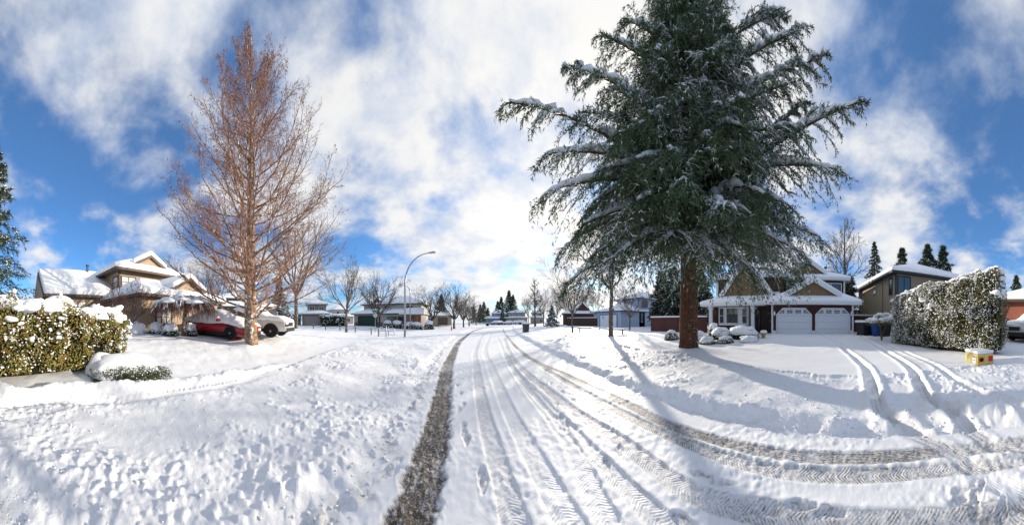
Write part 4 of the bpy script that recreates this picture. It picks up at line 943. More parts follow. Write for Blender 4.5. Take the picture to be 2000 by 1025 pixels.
# --- the big cedar
def cedar():
    r = np.random.RandomState(42); base = gz(*CEDAR)-.1; cu, cv = CEDAR
    T = thing('cedar_tree', 'huge dark green cedar with drooping snow laden boughs right of the road', 'tree', (cu, cv, base))
    zs = np.array([-.3, .05, .25, .6, 1.5, 3, 5, 8, 11, 14, 17, 20]); rad = np.array([.56, .50, .45, .415, .385, .37, .35, .30, .24, .17, .10, .02])
    V, Fq = tubes(np.stack([0*zs, 0*zs, zs], -1)[None], rad[None], 26)
    ctr = np.repeat(np.stack([0*zs, 0*zs, zs], -1), 26, 0); V = ctr+(V-ctr)*(1+.045*r.randn(len(V), 1)*(np.repeat(zs, 26)[:, None] > 0))
    link('trunk', np_mesh('trunk', V, Fq), 'bark_cedar', T, True)
    def tip(px, py, D): u, v = at(px, D); return np.array([u-cu, v-cv, zat(py, D)-base])
    hand = []                                           # (start z, tip, arch, width): boughs read off the outline
    def bough(z, px, py, D, arch, wd=1.0): hand.append((z, tip(px, py, D), arch, wd))
    for q in ((6.4, 990, 200, 6.6, .35, .7), (6.9, 1065, 300, 6.8, .45, .9), (6.3, 1065, 375, 6.7, .6, 1.1), (5.5, 1135, 440, 6.6, .7, 1.1), (4.3, 1110, 550, 7.0, .9, 1.2), (4.4, 1205, 495, 5.9, .8, 1.2),
              (4.3, 1300, 470, 5.6, .75, 1.2), (4.4, 1395, 505, 5.9, .8, 1.2), (4.4, 1480, 540, 7.4, .8, 1.2), (4.6, 1550, 530, 8.6, .7, 1.2), (5.4, 1605, 465, 8.2, .6, 1.1), (6.6, 1632, 330, 7.0, .45, 1.0),
              (6.9, 1678, 200, 6.6, -.35, .8), (7.6, 1576, 195, 7.2, -.8, .55), (9.4, 1605, 115, 7.0, .15, .8), (10.4, 1560, 62, 7.0, .3, .8), (11.9, 1525, 25, 7.6, .3, .8), (9.4, 1112, 132, 7.0, .2, .75),
              (8.1, 1130, 218, 6.8, .45, .9), (10.9, 1182, 72, 7.4, .3, .8), (12.1, 1225, 40, 7.8, .4, .8), (7.2, 1240, 310, 5.5, .6, 1.2), (7.6, 1400, 260, 5.4, .6, 1.2), (9.2, 1330, 165, 5.8, .6, 1.1),
              (7.4, 1480, 290, 6.1, .6, 1.1), (10.8, 1420, 90, 6.4, .5, 1.0), (11.0, 1270, 90, 6.8, .5, 1.0), (12.2, 1360, 40, 6.8, .5, 1.0), (6.0, 1230, 400, 5.7, .7, 1.2), (6.0, 1470, 420, 5.9, .7, 1.2),
              (6.2, 1540, 400, 6.8, .6, 1.1), (5.0, 1170, 490, 6.3, .8, 1.1), (6.8, 1175, 330, 6.3, .6, 1.0), (7.8, 1560, 250, 6.5, .5, 1.0), (8.8, 1540, 165, 6.6, .4, .9), (8.6, 1190, 170, 6.4, .4, .9),
              (5.6, 1340, 350, 5.2, .7, 1.2), (8.2, 1260, 220, 5.6, .6, 1.1), (8.4, 1460, 190, 5.8, .6, 1.1), (5.2, 1560, 490, 7.2, .6, 1.1), (5.0, 1420, 400, 5.6, .7, 1.2), (6.4, 1300, 290, 5.3, .7, 1.1)): bough(*q)
    K = 10; s = np.linspace(0, 1, K); PB = []; WD = []
    for z, tp, arch, wd in hand:
        p = np.outer(1-s, [0, 0, z])+np.outer(s, tp); p[:, 2] += arch*np.sin(np.pi*s**.8); PB.append(p); WD.append(wd)
    na_ = 92                                            # the rest of the crown, by height
    z = 4.6+14.4*(np.arange(na_)/na_)**1.05; a = np.arange(na_)*2.399+r.randn(na_)*.3
    L_ = np.interp(z, [2.9, 5, 8, 12, 16, 19.5], [4.8, 5.2, 4.2, 2.6, 1.4, .3])*(.62+.44*r.rand(na_))
    for k in range(na_):
        d = np.array([math.cos(a[k]), math.sin(a[k])]); q = L_[k]*s
        rise = .20
        p = np.stack([q*d[0], q*d[1], z[k]+rise*L_[k]*np.sin(np.pi*s*.72)-(.34 if z[k] > 6 else .26)*L_[k]*s**2.3], -1)
        p[1:] += np.cumsum(r.randn(K-1, 3), 0)*.03; PB.append(p); WD.append(.95)
    PB = np.array(PB); WD = np.array(WD); nb = len(PB)
    RB = np.interp(np.linalg.norm(PB[:, -1]-PB[:, 0], axis=1), [.5, 7], [.03, .10])[:, None]*np.linspace(1, .14, K)[None]
    S = Soup(); S.add(*tubes(PB, RB, 6)); S.build('bough', 'bark_cedar', T, True)
    # side sprays hang off the boughs, longest in the middle of each
    m = 30; t = .10+.90*(np.arange(m)[None]+r.rand(nb, m))/m; p, Tn = sample(PB, t)
    sd_ = np.where(np.arange(m) % 2, 1., -1.)[None, :, None]; hz = unit(np.cross(Tn, np.array([0, 0, 1.])))
    d = unit(Tn*.80+hz*sd_*(.45+.45*r.rand(nb, m, 1))*(1-.6*sst(t, .7, 1.0))[..., None]+np.array([0, 0, -.12])+.16*r.randn(nb, m, 3))
    ln = (.55+.85*np.sin(np.pi*np.clip(t, 0, 1)**1.1)**.8)*WD[:, None]*(.65+.6*r.rand(nb, m))
    K2 = 7; q = np.linspace(0, 1, K2)[None, None, :, None]
    P2 = p[:, :, None]+d[:, :, None]*q*ln[..., None, None]; P2[..., 2] -= .50*(q[..., 0]**1.8)*ln[..., None]
    P2[:, :, 1:] += r.randn(nb, m, K2-1, 3)*.018
    P2 = P2.reshape(-1, K2, 3); R2 = np.full((len(P2), K2), .011)*np.linspace(1, .3, K2)[None]
    S = Soup(); S.add(*tubes(P2, R2, 3))
    P3, R3 = kids(r, P2, R2, 8, .06, .98, .75, .32, -.50, 4, .7, .05, .3); S.build('sprays', 'twig_dark', T)
    def rows(P_, n):
        t_ = np.clip((np.arange(n)[None]+r.rand(len(P_), n))/n, 0, 1); a_, b_ = sample(P_, t_); return a_.reshape(-1, 3), b_.reshape(-1, 3)
    C1, A1 = rows(P2, 8); C2, A2 = rows(P3, 4); C0, A0 = rows(PB, 18)
    C = np.concatenate([C1, C2, C0]); A = np.concatenate([A1, A2, A0])
    S = Soup(); S.add(*spikes(r, C, A+np.array([0, 0, -.15]), np.full(len(C), .125), 3, .0125, .60)); S.build('needles', 'needle_cedar', T)
    ld = vnoise(C[:, 0]+40+C[:, 2]*.6, C[:, 1]+C[:, 2]*1.1+40, 1.3, 72); sel = r.rand(len(C)) < .02+.30*sst(ld, .45, .72)
    S = Soup(); S.add(*spikes(r, C[sel]+np.array([0, 0, .012]), A[sel]+np.array([0, 0, .1]), np.full(sel.sum(), .11), 2, .012, .5)); S.build('frosted_needles', 'frost', T)
    # snow lies as continuous ridges along boughs and the tops of the sprays
    Sn = Soup()
    def ridge(P_, r0, lo, hi, seed_, flat=.62, lift=.8, sc=.8, ends=True, n=6):
        ld = vnoise(P_[..., 0]+40+P_[..., 2]*.6, P_[..., 1]+P_[..., 2]*1.1+40, sc, seed_)
        R_ = r0*sst(ld, lo, hi)*(.6+.8*vnoise(P_[..., 0]*1.+P_[..., 2]+60, P_[..., 1]+60, .16, seed_+1))
        if ends: R_ = R_*np.sin(np.pi*np.linspace(.12, .97, P_.shape[1]))[None]**.6
        tn = unit(np.gradient(P_, axis=1)); R_ = R_*(.12+.88*sst(np.abs(tn[..., 2]), .85, .45))
        keep = R_.max(1) > r0*.22; Q_ = P_[keep].copy(); R_ = np.maximum(R_[keep], .001); Q_[..., 2] += R_*lift
        V, Fq = tubes(Q_, R_, n)
        c = np.repeat(Q_.reshape(-1, 3), n, 0); V = c+(V-c)*np.array([1.15, 1.15, flat])+r.randn(*V.shape)*r0*.07; Sn.add(V, Fq)
    fine = sample(PB, np.tile(np.linspace(.08, .99, 30), (nb, 1)))[0]
    ridge(fine, .165, .26, .52, 71, .66, 1.0, 1.2)
    f2 = sample(P2, np.tile(np.linspace(0, .92, 8), (len(P2), 1)))[0]; ridge(f2, .072, .42, .66, 72, n=4, sc=1.3, lift=1.2)
    ridge(sample(P3, np.tile(np.linspace(0, .9, 3), (len(P3), 1)))[0], .026, .46, .74, 72, n=3, sc=1.3)
    Sn.build('snow', 'frost', T, True)
cedar()

# ------------------------------------------------------------------ hedges and shrubs
def hedge(name, label, A, B, th, h0, h1, z, n, leafm, size, snow_top, nsn, seed, lump=.16, front_bias=None, sn_size=(.03, .07), round_=.25, big=0, groupn=None, low=.12, med=0, frost=0, wbig=.29, bumpy=.04):
    r = np.random.RandomState(seed); A = np.array(A, float); B = np.array(B, float); d = B-A; L_ = np.linalg.norm(d); ex = d/L_; ey = np.array([-ex[1], ex[0]])
    T = thing(name, label, 'hedge', (A[0], A[1], z), math.atan2(ex[1], ex[0]), groupn)
    def pts(m):
        x = r.rand(m)*L_; areas = np.array([L_*(h0+h1)/2, L_*(h0+h1)/2, L_*th*1.2, th*h0, th*h1]); f_ = r.choice(5, m, p=areas/areas.sum())
        y = (r.rand(m)-.5)*th; x = np.where(f_ == 3, 0, np.where(f_ == 4, L_, x)); H_ = (h0+(h1-h0)*x/L_)*(1+bumpy*(vnoise(x+y*.4+3, 0*x+3, .75, 44)-.5))
        y = np.where(f_ == 0, -th/2, np.where(f_ == 1, th/2, y)); zz = low+(H_-low)*r.rand(m); zz = np.where(f_ == 2, H_, zz)
        N = np.stack([np.where(f_ == 3, -1., np.where(f_ == 4, 1., 0)), np.where(f_ == 0, -1., np.where(f_ == 1, 1., 0)), np.where(f_ == 2, 1., 0)], -1)
        # round the shoulders
        tz = sst(zz/H_, 1-round_, 1.0); y = y*(1-.28*tz); te = sst(np.minimum(x, L_-x), .0, .5); y = y*(.72+.28*te)
        bot = sst(zz, .5, 0); y = y*(1-.16*bot)
        bmp = lump*((vnoise(x*1.0+y+9, zz+y*.6+9, .55, 41)-.5)*1.6+(vnoise(x+9, zz+y+9, .22, 42)-.5)*.9)
        p = np.stack([x, y, zz], -1)+N*bmp[:, None]; return p, N, f_, zz/H_
    p, N, f_, hh = pts(n); dep = np.abs(r.randn(n))*.06; p = p-N*dep[:, None]
    V, Fq = leaves(r, p, N+np.array([0, 0, .25]), size); link('foliage', np_mesh('foliage', V, Fq), leafm, T)
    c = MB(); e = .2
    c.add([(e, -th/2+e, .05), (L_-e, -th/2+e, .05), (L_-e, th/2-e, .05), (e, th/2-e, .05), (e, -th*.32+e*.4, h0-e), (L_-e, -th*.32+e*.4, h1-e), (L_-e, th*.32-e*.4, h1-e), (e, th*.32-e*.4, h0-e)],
          [(0, 3, 2, 1), (4, 5, 6, 7), (0, 1, 5, 4), (1, 2, 6, 5), (2, 3, 7, 6), (3, 0, 4, 7)]); c.build('blocking_core', 'core_dark', T)  # dark box added inside the leaves to block light, not real stems
    p, N, f_, hh = pts(nsn); k = (vnoise(p[:, 0]+5, p[:, 2]*1.2+p[:, 1]+5, .6, 43)); keep = (f_ != 3) & (((f_ == 2) & (r.rand(nsn) < .8)) | (r.rand(nsn) < (.10+.8*sst(k, .30, .8))*(.25+.75*hh))); p = p[keep]; f_ = f_[keep]; N = N[keep]
    s_ = sn_size[0]+(sn_size[1]-sn_size[0])*r.rand(len(p))**1.6; s_ = np.where(f_ == 2, s_*1.5, s_)
    S = Soup(); S.add(*lumps(r, p+N*.02+np.array([0, 0, .02]), s_, .38, .75, None, True)); 
    S.build('snow', 'snow', T, True)
    S = Soup(); m = big
    for i in range(m):
        x = min(max(L_*(i+.5+r.randn()*.3)/m, .45), L_-.45); yy = (r.rand()-.5)*th*.6; H_ = (h0+(h1-h0)*np.clip(x/L_, 0, 1))*(1+bumpy*(vnoise(np.array([x+yy*.4+3]), np.array([3.]), .75, 44)[0]-.5))-.25*abs(yy); w_ = wbig*(.75+.6*r.rand())
        S.add(*blob(r, (x, yy, H_-.05), w_*(1+.5*r.rand()), w_*1.05, snow_top*(.7+.6*r.rand()), .16, 1.5))
    if m: S.build('snow_cap', 'snow', T, True)
    if med:                                              # heaps sagging on the face, and frosted leaves
        p, N, f_, hh = pts(med*6); k = vnoise(p[:, 0]+5, p[:, 2]*1.2+p[:, 1]+5, .6, 43)+.35*hh; q = np.argsort(-k+.25*r.rand(len(k)))[:med]; S = Soup()
        for i in q: w_ = .04+.12*r.rand()**1.5*hh[i]; S.add(*blob(r, p[i]-N[i]*.01, w_*(1+.8*r.rand()), w_*(1+.8*r.rand()), w_*(.6+.5*r.rand()), .45, 1.9, False, True))
        S.build('snow_heap', 'snow', T, True)['kind'] = 'stuff'
    if frost:
        p, N, f_, hh = pts(frost); k = ((f_ != 3) | (r.rand(len(f_)) < .25)) & (r.rand(len(f_)) < .15+1.1*sst(vnoise(p[:, 0]+5, p[:, 2]*1.2+p[:, 1]+5, .45, 43), .3, .75)); p = p[k]; N = N[k]; V, Fq = leaves(r, p+N*.012, N+np.array([0, 0, .6]), size*.95); link('frosted_leaves', np_mesh('frosted_leaves', V, Fq), 'frost', T)['kind'] = 'stuff'
    return T
hedge('berry_hedge', 'olive and red leaved hedge heaped with snow at the left edge', (-2.2, -5.6), (-7.85, -.30), 1.5, 2.25, 1.70, .30, 46000, 'leaf_hedge', .034, .30, 5200, 51, .42, sn_size=(.012, .055), big=34, med=240, frost=5000, round_=.5, wbig=.25, bumpy=.30)
hedge('clipped_hedge', 'tall clipped hedge speckled with snow beside the electrical box', (5.35, -7.25), (11.2, -5.45), 1.45, 3.45, 2.72, .40, 56000, 'leaf_laurel', .027, .12, 13000, 52, .20, sn_size=(.011, .042), big=14, round_=.12, med=70, frost=26000)
hedge('dark_hedge', 'dark snow patched hedge left of the green garage door', at(626, 46), at(674, 45), 1.4, 2.3, 2.3, .5, 5000, 'leaf_green', .07, .2, 900, 53, .2, sn_size=(.06, .2), big=6)
hedge('dark_hedge', 'low dark snowy hedge at the right edge past the parked truck', at(2030, 16), at(1990, 17.5), 1.0, 1.0, 1.0, .5, 2500, 'leaf_green', .03, .2, 500, 54, .2, big=4)
def shrub(name, label, px, D, sx, sy, sz, seed, leafm='leaf_green', n=1800, size=.028, cap=.9, capz=.5, z=None, amp=.12, rz=0, group=None, capscale=1.02):
    r = np.random.RandomState(seed); u, v = at(px, D); z = gz(u, v) if z is None else z
    T = thing(name, label, 'shrub', (u, v, z-.03), rz, group)
    d = unit(r.randn(n, 3)); d[:, 2] = np.abs(d[:, 2])*.95+.02; d = unit(d)
    bm = 1+amp*((vnoise(d[:, 0]*3+9, d[:, 1]*3+d[:, 2]*2+9, 1., seed)-.5)*2)
    p = d*np.array([sx, sy, sz])*bm[:, None]*(.86+.14*r.rand(n, 1)); V, Fq = leaves(r, p, d, size); link('foliage', np_mesh('foliage', V, Fq), leafm, T)
    V, Fc = blob(r, (0, 0, 0), sx*.84, sy*.84, sz*.84, .05); link('blocking_core', np_mesh('blocking_core', V, Fc), 'core_dark', T)  # dark blob added under the foliage, light-blocking core as in the hedges
    S = Soup(); S.add(*blob(r, (0, 0, sz*capz), sx*cap*.92, sy*cap*.92, sz*(capscale-capz)+.08, .16, 1.9))
    for k_ in range(int(5+4*sx)):
        q = k_*2.399; dd = .62*math.sqrt((k_+.5)/(5+4*sx)); S.add(*blob(r, (sx*cap*dd*math.cos(q), sy*cap*dd*math.sin(q), sz*(capz+(.92-capz)*math.sqrt(max(.02, 1-dd*dd)))), sx*(.22+.16*r.rand()), sy*(.22+.16*r.rand()), .10+.10*r.rand()*sz, .22, 1.7))
    S.build('snow_cap', 'snow', T, True)
    m = n//7; d2 = d[:m]; p2 = p[:m]; sel = d2[:, 2] > .15; V, Fc = lumps(r, p2[sel], size*(.6+1.1*r.rand(sel.sum())), .3, .7); link('snow', np_mesh('snow', V, Fc), 'snow', T, True)
    return T
# mounded shrub in front of the hedge
T = thing('mounded_shrub', 'low evergreen shrub under a big snow mound in front of the berry hedge', 'shrub', (*at(252, 5.55), .16)); r = np.random.RandomState(61)
n = 9000; a = r.rand(n)*2*np.pi; rad_ = np.sqrt(r.rand(n)); p = np.stack([1.04*rad_*np.cos(a), .64*rad_*np.sin(a), .03+.46*r.rand(n)*np.sqrt(np.maximum(.05, 1-.7*rad_**2))], -1)
p[:, :2] *= (1+.22*(vnoise(np.cos(a)*2+7, np.sin(a)*2+7, .5, 3)-.5))[:, None]; T.rotation_euler = (0, 0, math.radians(88))
V, Fq = leaves(r, p, unit(p+np.array([0, 0, .3])), .024); o = link('foliage', np_mesh('foliage', V, Fq), 'leaf_green', T)
S = Soup(); S.add(*blob(r, (-.10, .16, .28), .86, .46, .46, .16, 1.6)); S.add(*blob(r, (.40, .10, .30), .40, .36, .26, .2)); S.add(*blob(r, (-.55, .0, .16), .44, .44, .44, .16)); S.add(*blob(r, (-.75, .35, .15), .45, .45, .50, .2))
S.build('snow_cap', 'snow', T, True)
V, Fq = leaves(r, p[:700]*np.array([1.02, 1.02, 1])+np.array([0, 0, .08]), unit(p[:700]), .022); link('frosted_leaves', np_mesh('frosted_leaves', V, Fq), 'frost', T)['kind'] = 'stuff'
GB = 'round shrubs before the tan house'
shrub('round_shrub', 'wide snow covered shrub left of the round ones before the tan house', 268, 12.9, .75, .62, .62, 62, cap=1.03, capz=.2, group=GB)
shrub('round_shrub', 'snow capped round shrub second from the left before the tan house', 305, 12.8, .5, .5, .62, 63, cap=1.0, capz=.42, group=GB)
shrub('round_shrub', 'nearest ball shaped shrub left of the weeping tree trunk', 332, 12.0, .50, .50, .66, 64, cap=.9, capz=.5, group=GB)
shrub('round_shrub', 'ball shaped shrub right of the weeping tree trunk by the red car', 372, 12.3, .42, .42, .66, 65, cap=.88, capz=.55, group=GB)
# garden before the maroon house
shrub('spreading_shrub', 'wide snow loaded shrub before the maroon front door', 1450, 14.6, 1.25, .85, .78, 66, n=3000, cap=.97, capz=.45, rz=1.2)
shrub('spreading_shrub', 'snow loaded shrub below the bay window', 1408, 14.8, .9, .7, .72, 67, n=2200, cap=.93, capz=.4)
shrub('low_shrub', 'low frosted shrub just right of the cedar trunk', 1382, 12.6, .55, .5, .34, 68, 'leaf_laurel', 1400, .03, .9, .3)
shrub('low_shrub', 'flat brown frosted shrub in front of the bay window shrubs', 1417, 12.9, .65, .5, .30, 69, 'leaf_laurel', 1400, .03, .85, .3)
shrub('low_shrub', 'smooth snow hummock left of the planter urn', 1464, 13.2, .95, .6, .28, 70, 'leaf_laurel', 400, .02, 1.05, .1)
shrub('green_shrub', 'upright green shrub showing above snow by the porch column', 1394, 15.6, .45, .45, .95, 71, n=900, size=.05, cap=.7, capz=.7)
shrub('green_shrub', 'yellow green shrub left of the cedar trunk by the maroon fence', 1312, 15.0, .65, .5, .58, 72, 'leaf_laurel', 1800, .035, .5, .6)
shrub('low_shrub', 'snow heap with twigs behind the cedar trunk', 1362, 14.0, .8, .6, .55, 73, 'leaf_laurel', 500, .03, 1.0, .2)
for k, (px, D, sx, sz) in enumerate(((757, 40, 1.0, 1.3), (775, 40, 1.3, 1.35), (800, 39.5, 1.1, 1.3), (815, 39, 1.1, 1.3), (838, 40, 1.0, 1.6))):
    shrub('foundation_shrub', ('leftmost', 'second from left', 'middle', 'fourth from left', 'rightmost')[k]+' snow patched shrub along the cream house front', px, D, sx, .8, sz, 80+k, 'leaf_green', 900, .07, .75, .62, group='shrubs along the cream house')

# --- twisted shrub tree and weeping tree in front of the tan house
tj, tipj = bare_tree('twisted_tree', 28, 2.1, 1.35, .08, .18, 9, ('bark_grey', 'twig_purple'), ang=.95, twig_r=.006); place(tj, 252, 12.6, 'low twisted bare ornamental tree with snowy limbs behind the berry hedge')
def weeping():
    r = np.random.RandomState(29); u, v = at(358, 12.0); T = thing('weeping_tree', 'umbrella shaped weeping tree capped with snow before the tan garage', 'tree', (u, v, gz(u, v)))
    tp = np.array([[(.0, 0, -.2), (.03, 0, .4), (-.05, .05, .9), (.05, .08, 1.4), (.0, .05, 1.95)]]); V, Fq = tubes(tp, np.array([[.14, .115, .105, .095, .06]]), 8); link('trunk', np_mesh('trunk', V, Fq), 'bark_grey', T, True)
    nb = 52; a = np.arange(nb)*2.399; R_ = .5+1.25*np.sqrt(r.rand(nb)); K = 8; s = np.linspace(0, 1, K)[None]
    P_ = np.stack([R_[:, None]*s**.85*np.cos(a)[:, None], R_[:, None]*s**.85*np.sin(a)[:, None], 1.85+.34*np.sin(np.pi*s*.75)-(.12+.42*(R_/1.75)[:, None])*s**3.2], -1); P_[:, 1:] += r.randn(nb, K-1, 3)*.035
    R = np.full((nb, K), .024)*np.linspace(1, .3, K)[None]; S = Soup(); S.add(*tubes(P_, R, 4)); S.build('branch', 'bark_grey', T)
    P2, R2 = kids(r, P_, R, 12, .30, 1., .45, .16, -.75, 5, .5, .05, .1); P3, R3 = kids(r, P2, R2, 5, .1, 1, .5, .75, -.6, 4, .7, .06, .2)
    S = Soup(); S.add(*tubes(P2, np.maximum(R2, .007), 3)); S.add(*tubes(P3, np.maximum(R3, .0055), 3)); S.build('twig', 'twig_purple', T)
    S = Soup()
    for i in range(22):
        q = i*2.399; d = 1.5*math.sqrt((i+.5)/22); S.add(*blob(r, (d*math.cos(q), d*math.sin(q), 2.10-.17*d*d), .40+.12*r.rand(), .38, .17, .22, 1.7))
    ff = sample(P2, np.tile(np.linspace(0, .8, 6), (len(P2), 1)))[0]; Rr = .035*np.clip(r.rand(len(ff), 1)*1.5-.3, .05, 1)*np.array([.8, 1, 1, .9, .7, .3])[None]; ff[..., 2] += .02; S.add(*[x for x in tubes(ff, Rr, 5)])
    SF = Soup()
    for V, Fc in zip(S.V, S.F): pass
    out = Soup(); tri = [f for f in S.F if f.shape[1] == 3]; nt_ = sum(f.max()*0 for f in tri) if tri else 0
    k = 0
    for V, Fc in zip(S.V, S.F):
        Fc = Fc-k; k += len(V)
        if Fc.shape[1] == 4: Fc = np.concatenate([Fc[:, [0, 1, 2]], Fc[:, [0, 2, 3]]])
        out.add(V, Fc)
    out.build('snow', 'snow', T, True)
weeping()
# small snowy tree by the bins, right
def ball_tree():
    r = np.random.RandomState(30); u, v = at(1722, 13.2); T = thing('pine_shrub', 'small crooked tree with snowy foliage clumps before the olive house', 'tree', (u, v, gz(u, v)))
    S = Soup()
    for k in range(5):
        q = k*1.25; S.add(*tubes(np.array([[(0, 0, -.1), (.06*math.cos(q), .05*math.sin(q), .3), (.3*math.cos(q), .3*math.sin(q), .75), (.55*math.cos(q), .5*math.sin(q), 1.2)]]), np.array([[.055, .045, .035, .02]]), 6))
    S.build('trunk', 'bark_grey', T, True); Sl = Soup(); Ss = Soup()
    for k in range(13):
        q = k*2.399; d = .72*math.sqrt((k+.5)/13); c = np.array([d*math.cos(q), d*math.sin(q), 1.15+.35*r.rand()-.25*d]); n = 420; dd = unit(r.randn(n, 3)); p = c+dd*np.array([.36, .36, .25])*(.75+.3*r.rand(n, 1))
        Sl.add(*leaves(r, p, dd, .026)); Ss.add(*blob(r, c+np.array([0, 0, .10]), .25, .25, .16, .2)); m = dd[:, 2] > -.1; m[120:] = False; V, Fc = lumps(r, p[m], .02+.03*r.rand(m.sum()), .3, .8); Ss.add(V, Fc)
    Sl.build('foliage', 'leaf_laurel', T); Ss.build('snow', 'snow', T, True)
ball_tree()

# ------------------------------------------------------------------ vehicles (x forward, y left, z up)
def wheel(par, x, y, R_, w_, side, m='rim'):
    o = MB().lathe([(R_*.62, -w_/2), (R_*.9, -w_/2), (R_, -w_*.32), (R_, w_*.32), (R_*.9, w_/2), (R_*.62, w_/2)], 28, (x, y, R_), 'y').build('wheel', 'rubber', par, True)
    q = y+side*w_*.36
    h = MB().lathe([(R_*.64, 0), (R_*.64, side*.03), (R_*.56, side*.02), (R_*.2, side*.035), (.02, side*.05)], 24, (x, q, R_), 'y')
    h.build('rim', m, o, True)
    sp = MB()
    for k in range(5):
        a = k*2*math.pi/5+.3; d = (math.cos(a), math.sin(a)); n_ = (-d[1], d[0])
        sp.add([(x+d[0]*R_*t+n_[0]*e, q+side*yy, R_+d[1]*R_*t+n_[1]*e) for t in (.12, .6) for e in (-.03, .03) for yy in (.03, .06)], [(0, 1, 3, 2), (4, 6, 7, 5), (0, 4, 5, 1), (2, 3, 7, 6), (0, 2, 6, 4), (1, 5, 7, 3)])
    sp.build('spoke', 'plastic_black', o); 
def loft(st, n=1):                                   # st: list of (x, [(y,z)...half section from bottom to top centre])
    m = len(st[0][1]); V = []; Fq = []
    for x, sec in st:
        V += [(x, y, z) for y, z in sec]+[(x, -y, z) for y, z in sec[::-1][1:]]
    w_ = 2*m-1
    for i in range(len(st)-1):
        for j in range(w_-1): Fq.append((i*w_+j, i*w_+j+1, (i+1)*w_+j+1, (i+1)*w_+j))
        Fq.append((i*w_+w_-1, i*w_, (i+1)*w_, (i+1)*w_+w_-1))
    Fq += [tuple(range(w_)), tuple(range((len(st)-1)*w_, len(st)*w_))[::-1]]
    return MB().add(V, Fq)
def car(name, label, cat, loc, rz, W_, z0, xs, belt, top, wb, R_, paint, snow_t, low_m='plastic_black', mirror_x=None, seed=0, grille=False, tilt=0.0):
    r = np.random.RandomState(seed); T = thing(name, label, cat, loc, rz); T.rotation_euler = (0, tilt, rz)
    xx = np.linspace(xs[0], xs[-1], 33); hw = W_/2
    taper = lambda x: 1-.10*max(0, (x-(xs[-1]-.5))/.5)**2-.08*max(0, ((xs[0]+.4)-x)/.4)**2
    bz = lambda x: float(np.interp(x, belt[0], belt[1])); tz = lambda x: float(np.interp(x, top[0], top[1]))
    st = []
    for x in xx:
        k = hw*taper(x); b = bz(x); st.append((x, [(k*.86, z0), (k*.96, z0+.12), (k, z0+.28), (k*1.0, (z0+b)/2+.05), (k*.97, b-.06), (k*.90, b), (0, b+.02)]))
    body = loft(st).build('body', paint, T, True)
    st = []                                          # cabin
    xc = [x for x in xx if tz(x) > bz(x)+.08]
    for x in xc:
        k = hw*taper(x); b = bz(x); t_ = tz(x); st.append((x, [(k*.90, b-.02), (k*.86, b+.3*(t_-b)), (k*.74, b+.85*(t_-b)), (k*.62, t_), (0, t_+.03)]))
    loft(st).build('cabin', 'glass', T, True)
    st = []                                          # snow blanket over hood, glass and roof
    for i, x in enumerate(np.linspace(xs[0]+.04, xs[-1]-.06, 41)):
        k = hw*taper(x); b = bz(x)-.06-.05*vnoise(np.array([x*3.]), np.array([seed*1.]), 1.)[0]*2; t_ = max(tz(x), bz(x))+snow_t*min(1, .45+2.2*min(x-xs[0], xs[-1]-x)); 
        cab = min(1, max(0, (tz(x)-bz(x))/.35))
        st.append((x, [(k*.93, b+.05), (k*(1.03), b), (k*(1.04), b+.10), (k*(1.0-.10*cab), b+.55*(t_-b)), (k*(.88-.12*cab), b+.86*(t_-b)), (k*.55, t_-.01), (0, t_+.03)]))
    sb = loft(st); sb.v = [(x+.02*r.randn(), y*(1+.012*r.randn()), z+.012*r.randn()) for x, y, z in sb.v]
    sb.build('snow', 'snow', T, True)
    sl = MB()
    for s in (-1, 1): sl.box((wb[0]+R_*1.1, s*(hw-.05), z0-.02), (wb[1]-R_*1.1, s*(hw+.008), z0+.17))
    sl.build('sill', low_m, T)
    for x in wb:
        for s in (-1, 1):
            a = MB(); pr = [((R_*1.2)*math.cos(q), (R_*1.2)*math.sin(q)) for q in np.linspace(-.35, math.pi+.35, 20)]
            a.prism([(x+p[0], R_+p[1]) for p in pr], .10, (0, s*(hw+.012)-(.10 if s > 0 else 0), 0)); a.build('wheel_arch', low_m, T)
            wheel(T, x, s*(hw-.09), R_, .24, s)
    xf = xs[-1]; kf = hw*taper(xf)
    for s in (-1, 1):
        MB().box((xf-.30, s*kf*.62, bz(xf)-.24), (xf+.015, s*kf*1.0, bz(xf)-.08)).build('headlight', 'lamp_glass', T, False, .03, 2)
        xr = xs[0]; MB().box((xr-.015, s*kf*.60, bz(xr)-.26), (xr+.25, s*kf*1.02, bz(xr)-.10)).build('tail_light', 'lamp_red', T, False, .02, 2)
        if mirror_x is not None:
            mr = MB().box((mirror_x-.10, s*(hw-.02), bz(mirror_x)+.02), (mirror_x+.10, s*(hw+.20), bz(mirror_x)+.17)).build('mirror', paint if not grille else 'plastic_black', T, False, .04, 2)
            V, Fc = blob(r, (mirror_x, s*(hw+.10), bz(mirror_x)+.17), .12, .13, .11, .1); link('snow', np_mesh('snow', V, Fc), 'snow', mr, True)
        MB().box((xs[0]*.2+xs[-1]*.8-.5, 0, 0), (0, 0, 0)) if False else None
    MB().box((xf-.08, -kf*.9, z0-.02), (xf+.05, kf*.9, z0+.2)).build('bumper', low_m, T, False, .03, 2)
    if grille: MB().box((xf-.06, -kf*.5, z0+.30), (xf+.03, kf*.5, bz(xf)-.08)).build('grille', 'plastic_black', T, False, .02, 1)
    if grille: MB().box((xf-.30, -kf*1.01, z0+.28), (xf+.02, -kf*.55, z0+.42)).build('fog_lamp', 'plastic_black', T, False, .02, 1)
    # door shut lines and handles on both flanks
    hd = MB()
    for s in (-1, 1):
        for x in (wb[0]+.55, wb[0]+1.55): hd.box((x-.10, s*(hw-.01), bz(x)-.20), (x+.10, s*(hw+.022), bz(x)-.165))
    hd.build('door_handle', paint, T)
    return T
def vplace(px, D): u, v = at(px, D); return (u, v, gz(u, v)-.10)
